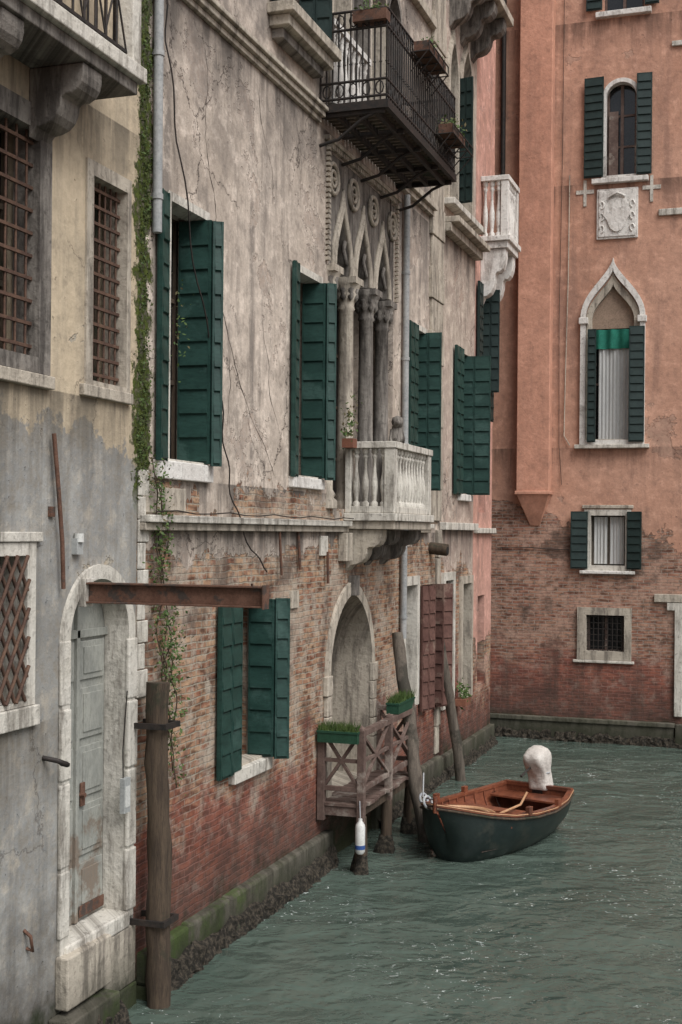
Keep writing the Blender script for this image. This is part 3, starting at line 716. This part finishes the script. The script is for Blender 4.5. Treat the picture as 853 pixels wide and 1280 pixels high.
# ================================================================== END HOUSE
E=group('orange_plaster_house')
holesE=[arch_shape(2.37,.32,11.4,13.0,.32), arch_shape(2.26,.46,6.05,8.55,.85,True), rect(1.81,2.54,3.55,4.6), rect(1.74,2.54,1.82,2.59), rect(3.62,4.9,.75,2.7), rect(2.0,2.8,14.75,16.4)]
plate('front_wall', rect(-12,18,-1.5,18), holesE, 'B', -.6, 0, 'wallE', E)
mb=MB(); mb.box(-12,18,BY+.62,BY+9,-1.5,17.99,'wallE'); mb.obj('body',E)
mb=MB(); mb.box(-12.2,18.2,BY-.4,BY+9.2,18.0,18.2,'stone_tan'); mb.add([(-12.2,BY-.4,18.2),(18.2,BY-.4,18.2),(18.2,BY+9.2,18.2),(-12.2,BY+9.2,18.2),(-12.2,BY+4.5,20.5),(18.2,BY+4.5,20.5)],[(0,1,5,4),(2,3,4,5),(1,2,5),(3,0,4)],'roof'); mb.obj('roof',E)
plate('ogee_window_frame', arch_shape(2.24,.64,6.0,8.55,1.22,True),[arch_shape(2.24,.54,6.1,8.55,1.0,True)],'B',-.2,.09,'stone_white',E)
plate('ogee_inner_frame', arch_shape(2.24,.53,6.02,8.53,.97,True),[arch_shape(2.24,.42,6.12,8.5,.76,True)],'B',-.18,.03,'stone_tan',E)
plate('tympanum', arch_shape(2.24,.45,8.36,8.53,.82,True),[],'B',-.14,-.08,'tymp',E)
plate('arched_window_frame', arch_shape(2.37,.38,11.35,13.0,.38),[arch_shape(2.37,.30,11.43,13.0,.30)],'B',-.15,.04,'stone_white',E)
plate('small_window_frame', rect(1.70,2.64,3.46,4.70),[rect(1.83,2.52,3.57,4.58)],'B',-.15,.03,'stone',E)
plate('low_window_frame', rect(1.58,2.66,1.66,2.72),[rect(1.76,2.52,1.84,2.57)],'B',-.15,.05,'stone_tan',E)
mb=MB()
mb.bb(1.5,2.98,-.1,.14,5.93,6.01,'stone'); mb.bb(1.8,2.92,-.1,.12,11.27,11.37,'stone_white'); mb.bb(1.62,2.72,-.1,.10,3.40,3.465,'stone_white')
mb.bb(1.66,2.68,0,.05,4.72,4.79,'stone_tan'); mb.bb(1.5,2.72,0,.06,1.60,1.655,'stone')
mb.bb(1.85,2.95,-.1,.12,14.62,14.73,'stone_white')
mb.bb(3.1,5.2,0,.08,2.86,3.02,'stone_tan'); mb.bb(3.35,3.5,0,.07,2.70,2.855,'stone'); mb.bb(3.50,3.66,0,.07,.6,2.855,'stone')
mb.bb(3.12,3.7,0,.06,10.55,10.68,'stone'); mb.bb(3.35,3.9,0,.06,13.9,14.0,'stone')
mb.bb(-.9,3.5,-.2,.09,-1,.38,'plinth'); mb.bb(-.9,3.52,-.2,.13,.383,.47,'plinth'); mb.bb(3.53,9,-.2,.12,-1,.45,'plinth')
for x in (1.66,2.82): mb.bb(x-.09,x+.09,.0,.13,8.45,8.58,'stone_white')
mb.obj('stone_trim',E,.012)
mb=MB()
def Bcase(x0,x1,z0,z1,w=-.2,rows=3,fr='wood_red'):
    mb.bb(x0-.05,x1+.05,w-.02,w,z0-.05,z1+.05,'glass'); m=(x0+x1)/2
    for a,b in ((x0,x0+.05),(m-.03,m+.03),(x1-.05,x1)): mb.bb(a,b,w,w+.04,z0,z1,fr)
    for i in range(rows+1):
        z=z0+(z1-z0)*i/rows; mb.bb(x0,x1,w,w+.03,max(z0,z-.02),min(z1,z+.02),fr)
Bcase(2.07,2.67,11.42,13.3,rows=3); Bcase(1.83,2.52,3.57,4.58,rows=2,fr='wood_grey'); Bcase(1.76,2.52,1.84,2.57,rows=1); Bcase(1.84,2.68,6.1,8.4,rows=2); Bcase(3.62,4.9,.75,2.7); Bcase(2.0,2.8,14.75,16.4)
mb.bb(2.12,2.30,-.12,-.09,11.45,12.75,'wood_red')
def curtain(x0,x1,z0,z1,w,mat,waves=7,amp=.012):
    n=48; vs=[]
    for j in range(2):
        for i in range(n+1):
            t=i/n; vs.append((x0+(x1-x0)*t, BY-(w+amp*sin(t*waves*2*pi)+amp*.5*sin(t*17)), z0 if j==0 else z1))
    mb.add(vs,[(i,i+1,n+2+i,n+1+i) for i in range(n)],mat,True)
curtain(1.95,2.60,6.12,8.33,-.11,'curtain',9); curtain(1.90,2.62,7.95,8.34,-.06,'curtgreen',3,.02)
curtain(1.88,2.15,3.6,4.55,-.13,'curtain',4); curtain(2.2,2.48,3.6,4.55,-.13,'curtain',4)
mb.obj('windows_and_curtains',E)
mb=MB()
def Bleaf(x0,x1,w,z0,z1,w2=None,mat='green2',cols=1): leaf(mb,(x0,BY-w),(x1,BY-(w if w2 is None else w2)),z0,z1,mat,cols,bh=.16)
Bleaf(1.64,2.03,.07,11.4,13.42,.10); Bleaf(2.68,2.98,.09,11.4,13.42,.06); Bleaf(1.76,1.93,.16,6.05,8.33); Bleaf(2.58,2.88,.16,6.05,8.36,.12)
Bleaf(1.44,1.78,.10,3.5,4.66,.06); Bleaf(2.56,2.85,.06,3.5,4.66,.12); Bleaf(1.66,1.98,.08,14.78,16.4); Bleaf(2.82,3.1,.08,14.78,16.4)
mb.obj('shutters',E)
mb=MB()
for i in range(8): mb.bb(1.80+i*.094,1.815+i*.094,-.05,-.035,1.84,2.57,'iron')
for i in range(6): mb.bb(1.76,2.52,-.06,-.051,1.92+i*.12,1.935+i*.12,'iron')
for x in (1.66,2.98):
    mb.bb(x-.03,x+.03,0,.02,10.85,11.38,'stone'); mb.bb(x-.18,x+.18,0,.018,11.10,11.18,'stone')
mb.tube([(1.35,BY-.04,11.5),(1.34,BY-.04,9.5),(1.30,BY-.04,7.5),(1.28,BY-.04,6.2),(1.4,BY-.04,6.0)],.012,'stone_tan',6)
mb.tube([(1.22,BY-.03,17.5),(1.2,BY-.03,12.0),(1.16,BY-.03,8.5),(1.18,BY-.03,6.0),(1.24,BY-.03,5.2)],.007,'iron',4)
mb.tube([(x*.3-.1,BY-.03,3.9+.02*sin(x)) for x in range(6)],.01,'iron',4)
mb.obj('wall_fittings',E)
mb=MB()
x0,x1,w,zb,zt=.36,1.03,.32,5.0,4.36; cx=(x0+x1)/2
mb.box(x0,x1,BY-w,BY,zb,17.9,'flue')
mb.add([(x0,BY-w,zb),(x1,BY-w,zb),(x1,BY+.01,zb),(x0,BY+.01,zb),(cx+.1,BY-.02,zt),(cx-.1,BY-.02,zt),(cx-.1,BY+.01,zt),(cx+.1,BY+.01,zt)],
       [(0,1,4,5),(1,2,7,4),(2,3,6,7),(3,0,5,6),(4,7,6,5)],'flue')
mb.box(x0-.03,x1+.03,BY-w-.03,BY,zb-.005,zb+.07,'flue')
mb.obj('chimney_flue',E,.02)
mb=MB()
mb.bb(1.90,2.72,0,.05,10.15,11.16,'stone_white'); mb.bb(1.94,2.68,.05,.07,10.19,11.12,'stone_white')
mb.obj('plaque',E,.02)
sh=[(2.31+.27*cos(t)*(1 if sin(t)>-.2 else .75), 10.62+.34*sin(t)) for t in [i*2*pi/20 for i in range(20)]]
plate('coat_of_arms', sh, [], 'B', .06, .10, 'stone_white', E)
mb=MB()
for s in (-1,1):
    for k in range(3):
        mb.tube([(2.31+s*(.30+.04*cos(t*.6)), BY-.08, 10.35+k*.24+.07*sin(t*.6)) for t in range(9)],.016,'stone_white',5)
mb.tube([(2.15,BY-.10,10.98),(2.31,BY-.11,11.06),(2.47,BY-.10,10.98)],.025,'stone_white',5)
mb.obj('arms_relief',E)
mb=MB(); mb.cyl((-.02,BY-.08,11.2),(-.02,BY-.08,17.9),.05,'iron'); mb.obj('drainpipe')

# ================================================================== WATERLINE GROWTH
def barn(parent, f, L, n):
    mb=MB(); vs=[]; rows=7
    for i in range(n+1):
        t=i/n*L
        for j in range(rows):
            z=-.14+j*.058; q=.10*max(0,1-j/6.0)+.06*mnoise.noise(Vector((t*13,z*18,3)))+.05*mnoise.noise(Vector((t*2.6,z*4,8)))
            vs.append(f(t,max(-.04,q-.04*(j==rows-1)),z+.09*mnoise.noise(Vector((t*3.5,j*.7,1)))))
    mb.add(vs,[(i*rows+j,(i+1)*rows+j,(i+1)*rows+j+1,i*rows+j+1) for i in range(n) for j in range(rows-1)],'barn')
    mb.obj('barnacle_growth',parent)
barn(B,lambda t,q,z:(.14+q,10.25+t,z),5.15,300); barn(B,lambda t,q,z:(.10+q,17.3+t,z),7.9,240)
barn(A,lambda t,q,z:(.05+q,4+t,z),4.9,100); barn(A,lambda t,q,z:(.22+q,8.8+t,z),.85,40)
barn(E,lambda t,q,z:(-.9+t,BY-.09-q,z),9,260)

# ================================================================== POLES, BEAM, DOCK
def pole(p0,p1,r0,r1,mat,n=12):
    mb=MB(); p0=Vector(p0); p1=Vector(p1); pts=[]; rs=[]
    for i in range(17):
        t=i/16; p=p0.lerp(p1,t); p+=Vector((mnoise.noise(p*1.3)*.03, mnoise.noise(p*1.1+Vector((5,0,0)))*.03,0)); pts.append(p); rs.append((r0+(r1-r0)*t)*(1+.05*mnoise.noise(p*4)))
    mb.tube(pts,rs,mat,n,wob=.4)
    return mb.obj('mooring_pole')
pole((.24,10.24,-1),(.22,10.24,2.85),.115,.095,'wood_brown')
mb=MB()
for z in (2.45,.72):
    mb.box(0,.36,10.10,10.13,z,z+.05,'iron'); mb.box(0,.36,10.36,10.39,z,z+.05,'iron'); mb.box(.33,.36,10.13,10.36,z,z+.05,'iron')
mb.obj('pole_bracket')
pole((1.02,16.8,-.6),(.32,17.4,2.78),.10,.08,'wood_grey'); pole((.46,21.3,-.7),(.10,20.7,2.46),.095,.075,'wood_grey')
pole((.60,17.6,-.8),(.50,17.7,1.0),.09,.085,'wood_brown')
mb=MB()
y=9.28; zb=3.60
mb.box(-.05,1.62,y-.05,y+.05,zb+.155,zb+.17,'rust'); mb.box(-.05,1.62,y-.05,y+.05,zb,zb+.015,'rust'); mb.box(-.05,1.62,y-.006,y+.006,zb+.015,zb+.155,'rust')
mb.box(1.615,1.63,y-.06,y+.06,zb-.01,zb+.18,'rust'); mb.box(.0,.06,y-.07,y+.07,zb-.03,zb+.2,'stone')
for i in range(4): mb.cyl((1.52,y-.03,zb+.17),(1.52,y-.03,zb+.19),.01,'rust')
mb.obj('rusty_steel_beam',None,.003)
DK=group('wooden_dock')
mb=MB(); P=.58; a,b=15.02,17.36
for i in range(17):
    q=random.uniform(-.02,.03); mb.box(.0,P+.05+q,a-.02+i*.14,a+.108+i*.14,.80+.006*(i%2),.84+.006*(i%2),'wood_red')
mb.box(.02,P,a,a+.07,.68,.797,'wood_red'); mb.box(.02,P,b-.07,b,.68,.797,'wood_red'); mb.box(P-.07,P,a+.073,b-.073,.68,.797,'wood_brown')
mb.obj('deck',DK,.004)
mb=MB()
for (x,y) in ((P,a),(P,(a+b)/2),(P,b),(.06,a),(.06,b)):
    mb.box(x-.045,x+.045,y-.045,y+.045,.62,1.76,'wood_red')
    mb.lathe([(.05,0),(.05,.02),(.0,.06)],(x,y,1.76),'wood_red',6)
def rail(p,q,z,h=.05,t=.03):
    p=Vector((p[0],p[1],z)); q=Vector((q[0],q[1],z)); d=(q-p); w=d.length; d.normalize()
    T=Matrix(((d.x,-d.y,0,p.x),(d.y,d.x,0,p.y),(0,0,1,p.z),(0,0,0,1))); mb.box(0,w,-t,t,-h/2,h/2,'wood_red',T)
def panel(p,q):
    rail(p,q,1.72,.07,.045); rail(p,q,1.02,.06,.025); rail(p,q,1.37,.045,.02)
    for (s,e) in (((p[0],p[1],1.05),(q[0],q[1],1.68)),((p[0],p[1],1.68),(q[0],q[1],1.05))):
        mb.cyl(Vector(s),Vector(e),.028,'wood_red',n=4,smooth=False)
m=(a+b)/2
panel((P,a+.045),(P,m-.045)); panel((P,m+.045),(P,b-.045)); panel((.1,a),(P-.045,a)); panel((.1,b),(P-.045,b))
mb.obj('railing',DK,.004)
mb=MB()
for (x,y) in ((P-.02,a+.06),(P-.02,m),(P-.02,b-.06)):
    mb.tube([(x,y,-1),(x,y,-.2),(x,y,.3),(x,y,.68)],[.085,.085,.08,.075],'wood_brown',10,wob=.3)
    mb.tube([(x,y,-.2),(x,y,0),(x,y,.1),(x,y,.22)],[.12,.13,.11,.085],'barn',10,wob=.8)
mb.obj('piles',DK)
mb=MB()
mb.lathe([(.04,0),(.06,.03),(.062,.14),(.062,.32),(.055,.36),(.025,.40),(.025,.43)],(P+.02,a-.09,.26),'white',14)
mb.lathe([(.063,0),(.063,.05)],(P+.02,a-.09,.32),'blue',14)
mb.tube([(P+.02,a-.09,.68),(P,a-.06,.9)],.008,'rope'); mb.obj('boat_fender')
def planter(x0,x1,y0,y1,z):
    mb=MB(); mb.box(x0,x1,y0,y1,z,z+.14,'planter'); mb.box(x0-.01,x1+.01,y0-.01,y1+.01,z+.12,z+.145,'planter')
    for i in range(420):
        x=random.uniform(x0,x1); y=random.uniform(y0,y1); h=random.uniform(.05,.15); dx=random.gauss(0,.03); dy=random.gauss(0,.03)
        mb.add([(x-.006,y,z+.14),(x+.006,y,z+.14),(x+dx,y+dy,z+.14+h)],[(0,1,2)],'leaf')
    mb.obj('planter_box')
planter(.04,.56,14.90,15.05,1.60); planter(.45,.62,16.5,17.3,1.76)
mb=MB()
def vine(y,z0,z1,x=.05):
    n=int((z0-z1)/.05); pts=[]
    for i in range(n):
        t=i/n; yy=y+.07*mnoise.noise(Vector((t*4,y*3,0)))*2+t*.08; pts.append((x+.03*sin(i*.4),yy,z0-(z0-z1)*t))
    mb.tube(pts,.006,'wood_brown',4)
    for p in pts:
        if random.random()<.8: mb.leaves((p[0]+.03,p[1],p[2]),(.035,.05,.04),random.randint(2,6),.022,'leaf','leaf2')
vine(10.42,4.85,3.4); vine(10.5,4.7,2.9); vine(10.6,4.4,2.3,.06); vine(10.66,3.4,2.0,.06); vine(10.45,3.2,2.2,.12); vine(10.75,3.1,1.9,.05); vine(10.5,2.9,1.8,.2)
for c,n in (((.08,10.45,4.6),120),((.1,10.5,4.2),120),((.1,10.55,3.4),70),((.12,10.6,2.9),60),((.08,10.5,3.8),80),((.14,10.72,3.15),110),((.16,10.6,2.45),60)): mb.leaves(c,(.05,.08,.13),n,.022,'leaf','leaf2')
for k in range(120):
    z=4.6+5.0*random.random()**1.2; mb.leaves((.012,10.20+.16*random.random(),z),(.012,.045,.09),18,.017,'moss','leaf')
mb.leaves((.05,10.95,6.2),(.05,.05,.25),60,.02,'leaf','leaf2')
mb.obj('climbing_vine')
mb=MB()
mb.leaves((.1,15.85,5.62),(.05,.07,.15),120,.03,'leaf','leaf2'); mb.box(.03,.18,15.78,15.95,5.3,5.42,'terra'); mb.obj('potted_plant')
mb=MB(); mb.leaves((.15,22.2,1.35),(.06,.1,.1),120,.04,'leaf'); mb.box(.05,.25,22.0,22.4,1.15,1.27,'terra'); mb.obj('potted_plant')

# ================================================================== BOAT
BT=group('motor_boat')
bow=Vector((1.36,15.60,0)); st=Vector((2.16,18.45,0)); L=2.98
ex=(st-bow).normalized(); T=Matrix(((ex.x,-ex.y,0,bow.x),(ex.y,ex.x,0,bow.y),(0,0,1,.0),(0,0,0,1)))
tab=[(0,.015,.78,.36),(.03,.14,.76,.12),(.09,.32,.71,-.02),(.18,.50,.64,-.10),(.32,.65,.565,-.14),(.48,.73,.52,-.15),(.66,.74,.50,-.14),(.84,.66,.51,-.11),(1,.53,.55,-.07)]
def interp(t):
    for (a0,*A0),(a1,*A1) in zip(tab,tab[1:]):
        if t<=a1+1e-9:
            k=(t-a0)/(a1-a0); return [p+(q-p)*k for p,q in zip(A0,A1)]
    return list(tab[-1][1:])
NS,NK=28,9
def section(t,inset=0,lift=0):
    b,zs,zk=interp(t); b=max(.005,b-inset); zk+=lift; s=t*L; row=[]
    for k in range(-NK,NK+1):
        ph=abs(k)/NK*pi/2; y=b*sin(ph)**.75*(1 if k>0 else -1); z=zk+(zs-zk)*(1-cos(ph))**.9
        rake=.30*(1-(z-zk)/(zs-zk+1e-6))*max(0,1-t/.15); row.append((s+rake,y,z))
    return row
def shellmesh(mb,inset,lift,mat,ts):
    vs=[];W=2*NK+1
    for t in ts: vs+=section(t,inset,lift)
    fs=[(i*W+k,(i+1)*W+k,(i+1)*W+k+1,i*W+k+1) for i in range(len(ts)-1) for k in range(W-1)]
    mb.add(vs,fs,mat,True,T); return vs
ts=[i/NS for i in range(NS+1)]
mb=MB(); vs=shellmesh(mb,0,0,'hull',ts); W=2*NK+1
mb.add(vs[-W:],[tuple(range(W))],'hull',False,T); mb.obj('hull',BT)
ti=[.10+.89*i/NS for i in range(NS+1)]
mb=MB(); vs=shellmesh(mb,.045,.12,'varnish',ti); mb.add(vs[-W:],[tuple(range(W))],'varnish',False,T)
for t in [.15+.075*i for i in range(11)]:
    r=section(t,.055,.13); mb.tube([T@Vector(p) for p in r],.014,'varnish',4)
mb.obj('inner_planking',BT)
mb=MB()
fl=[]
for t in ts[5:]:
    b,zs,zk=interp(t); fl.append((t*L,b*.80))
vv=[]
for s,w in fl: vv+=[(s,-w,.14),(s,w,.14)]
mb.add(vv,[(2*i,2*i+2,2*i+3,2*i+1) for i in range(len(fl)-1)],'wood_red',False,T)
for k in range(-3,4): mb.box(.8,L-.1,k*.12-.05,k*.12+.05,.142,.16,'varnish',T)
for t in (.34,.58):
    b=interp(t)[0]-.04; mb.box(t*L-.11,t*L+.11,-b,b,.40,.435,'varnish',T)
b=interp(.9)[0]-.04; mb.box(L*.84,L-.04,-b*.93,b*.93,.42,.45,'varnish',T)
dk=[]
for t in (0.0,.03,.06,.1,.14,.2): b,zs,_=interp(t); dk+= [(t*L,-b,zs-.01),(t*L,b,zs-.01)]
mb.add(dk,[(2*i,2*i+2,2*i+3,2*i+1) for i in range(5)],'varnish',False,T)
bd=[]
for i in range(13):
    q=-1+i/6; bd.append((.62+.42*(1-q*q),q*.46,.59-.03*(1-q*q)))
for off,mt in ((0,'tanwood'),(.12,'tanwood')):
    mb.tube([T@Vector((p[0]+off,p[1]*(1+off*.5),p[2]-.02*(off>0))) for p in bd],.028,mt,6)
mb.add([v for p in bd for v in ((p[0]-.02,p[1],p[2]+.0),(p[0]+.13,p[1]*1.05,p[2]-.03))],[(2*i,2*i+2,2*i+3,2*i+1) for i in range(12)],'tanwood',False,T)
mb.tube([T@Vector(p) for p in ((1.0,-.40,.55),(2.0,-.20,.47),(2.7,.05,.49))],.018,'tanwood',6)
mb.box(.95,1.35,-.42,.38,.44,.47,'tanwood',T)
for t in (.42,.7):
    for s in (-1,1):
        b,zs,_=interp(t); mb.box(t*L-.05,t*L+.05,s*b-.03,s*b+.03,zs,zs+.10,'varnish',T)
mb.lathe([(.12,0),(.12,.18),(.02,.19)],tuple(T@Vector((L*.72,.2,.15))),'wood_brown',10)
mb.obj('thwarts_and_floor',BT,.004)
mb=MB()
for s in (-1,1):
    q=[]
    for t in ts:
        b,zs,_=interp(t); q+=[(t*L,s*(b+.02),zs+.022),(t*L,s*max(0,b-.06),zs+.022),(t*L,s*(b+.02),zs-.02),(t*L,s*max(0,b-.06),zs-.02)]
    n=len(ts)
    mb.add(q,[(4*i,4*i+4,4*i+5,4*i+1) for i in range(n-1)]+[(4*i,4*i+4,4*i+6,4*i+2) for i in range(n-1)]+[(4*i+1,4*i+5,4*i+7,4*i+3) for i in range(n-1)],'varnish',False,T)
    pts=[]
    for t in ts: b,zs,_=interp(t); pts.append(T@Vector((t*L,s*(b+.018),zs-.045)))
    mb.tube(pts,.018,'wood_brown',6)
    mb.tube([p+Vector((0,0,.05)) for p in pts],.008,'tanwood',5)
b,zs,_=interp(1.0); mb.box(L-.05,L+.03,-b,b,zs-.02,zs+.03,'varnish',T)
mb.cyl(T@Vector((.02,0,.68)),T@Vector((.02,0,.88)),.03,'varnish')
mb.obj('gunwales',BT)
# outboard: lower leg, clamp bracket, cowling and draped cloth cover
mb=MB()
def blob(rows,mat,n=36,fa=.05,seed=0,tilt=0):
    vs=[]
    z0=rows[0][2]
    for (cx_,cy_,cz_,rx,ry) in rows:
        for k in range(n):
            t=2*pi*k/n; ct,s_=cos(t),sin(t)
            sq=(abs(ct)**3+abs(s_)**3)**(-1/3)
            f=sq*(1+fa*mnoise.noise(Vector((ct*2.2,s_*2.2,cz_*5+seed)))*2+fa*.6*sin(7*t+cz_*14+seed))
            vs.append((cx_+rx*f*ct,cy_+ry*f*s_,cz_+tilt*(rx*f*ct)*((cz_-z0)/.6)))
    R=len(rows)
    mb.add(vs,[(i*n+k,i*n+(k+1)%n,(i+1)*n+(k+1)%n,(i+1)*n+k) for i in range(R-1) for k in range(n)]+[tuple(range((R-1)*n,R*n)),tuple(range(n-1,-1,-1))],mat,True,T)
X=L+.02
blob([(X+.06,0,.50,.10,.13),(X+.06,0,.51,.16,.17),(X+.05,.0,.56,.155,.165),(X+.03,0,.64,.15,.155),(X+.01,0,.72,.155,.15),(X-.01,0,.79,.17,.15),(X-.03,0,.86,.195,.16),(X-.06,0,.93,.215,.165),(X-.09,0,1.0,.215,.165),(X-.11,0,1.06,.19,.15),(X-.12,0,1.10,.13,.11),(X-.12,0,1.115,.05,.04)],'cloth',36,.07,0,.25)
mb.tube([T@Vector((X+.005+.165*cos(t*.7),.155*sin(t*.7),.755)) for t in range(10)],.010,'rope',5)
mb.box(X+.04,X+.14,-.04,.04,-.5,.52,'grey',T); mb.box(X-.06,X+.06,-.08,.08,.38,.52,'iron',T)
mb.tube([T@Vector(p) for p in ((X-.15,.02,.86),(X-.40,.03,.80),(X-.52,.03,.76))],.018,'iron',6)
mb.obj('covered_outboard_motor',BT)
mb=MB()
def loop(c,r,z):
    mb.tube([T@Vector((c[0]+r*cos(t*pi/6),c[1]+.3*r*sin(t*pi/6),z+r*sin(t*pi/6)*.8)) for t in range(13)],.018,'rope',6)
loop((.14,.18,0),.09,.77); loop((.9,.69,0),.09,.62)
mb.tube([T@Vector((.05,0,.84)),Vector((1.05,16.2,.74)),Vector((.84,17.0,.90))],.012,'rope',5)
mb.obj('mooring_ropes',BT)

# ================================================================== WATER + GROUND
N=NM('canal_water_mat',rough=.035,spec=.5); N.b.inputs['IOR'].default_value=1.33
wv=N.comb(N.math('ADD',N.math('MULTIPLY',N.x,.85),N.math('MULTIPLY',N.y,.25)),N.math('SUBTRACT',N.math('MULTIPLY',N.y,1.0),N.math('MULTIPLY',N.x,.35)),0.0)
n1=N.noise(1.0,2,.5,vec=wv,dist=.5); n2=N.noise(3.2,2,.5,vec=wv,dist=.7); n3=N.noise(9,2,.55,vec=wv,dist=.4)
wc=N.mix(N.mr(N.noise(.5,4,.6),.35,.65),(.060,.085,.070),(.083,.110,.091))
glint_flecks=N.math('MULTIPLY',N.mr(N.noise(11,3,.74,vec=wv,off=7,dist=1.2),.64,.67),N.mr(N.noise(.8,3,.6,off=3),.47,.58))  # white flecks: sky glints on the ripples, painted into the water colour
N.color(N.mix(glint_flecks,wc,(.62,.66,.64)))
N.bump(N.math('ADD',N.math('ADD',n1,N.math('MULTIPLY',n2,.36)),N.math('MULTIPLY',n3,.10)),.15,1.0)
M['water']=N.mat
mb=MB(); x0,x1,y0,y1=-13,18.5,-4,30; nx,ny=260,300; vs=[]
for j in range(ny+1):
    for i in range(nx+1):
        x=x0+(x1-x0)*i/nx; y=y0+(y1-y0)*j/ny
        vs.append((x,y,.03*mnoise.noise(Vector((x*.8,y*.6,0)))+.02*mnoise.noise(Vector((x*2.1,y*1.5,4)))))
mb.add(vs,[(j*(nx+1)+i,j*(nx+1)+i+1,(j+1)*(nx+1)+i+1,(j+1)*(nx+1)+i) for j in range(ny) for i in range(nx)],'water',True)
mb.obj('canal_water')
mb=MB(); mb.add([(-400,-400,-1.6),(400,-400,-1.6),(400,400,-1.6),(-400,400,-1.6)],[(0,1,2,3)],'terra'); mb.obj('ground')

# ================================================================== LIGHT, WORLD, CAMERA
w=bpy.data.worlds.new('World'); scene.world=w; w.use_nodes=True; nt=w.node_tree
bg=nt.nodes['Background']; sky=nt.nodes.new('ShaderNodeTexSky'); sky.sky_type='NISHITA'; sky.sun_disc=False
S=Vector((.62,-.42,.95)).normalized()
sky.sun_elevation=math.asin(S.z); sky.sun_rotation=math.atan2(S.x,S.y); sky.dust_density=3
hs=nt.nodes.new('ShaderNodeHueSaturation'); hs.inputs['Saturation'].default_value=.35
nt.links.new(sky.outputs[0],hs.inputs['Color']); nt.links.new(hs.outputs[0],bg.inputs[0]); bg.inputs[1].default_value=.15
sl=bpy.data.lights.new('sun','SUN'); sl.energy=2.75; sl.angle=radians(40); sl.color=(1,.995,.985)
so=bpy.data.objects.new('sun',sl); scene.collection.objects.link(so); so.rotation_euler=S.to_track_quat('Z','Y').to_euler()
cam=bpy.data.cameras.new('camera'); co=bpy.data.objects.new('camera',cam); scene.collection.objects.link(co); scene.camera=co
cam.sensor_width=36; cam.sensor_height=36; cam.sensor_fit='VERTICAL'; cam.lens=45; cam.shift_y=25/1280; cam.clip_end=1500; cam.clip_start=.05
co.matrix_world=Matrix.Translation((CAMX,0,4.2)) @ Matrix.Rotation(radians(18.8),4,'Z') @ Matrix.Rotation(radians(90),4,'X') @ Matrix.Rotation(radians(.5),4,'Z')
scene.view_settings.view_transform='Standard'; scene.view_settings.look='None'; scene.view_settings.exposure=0
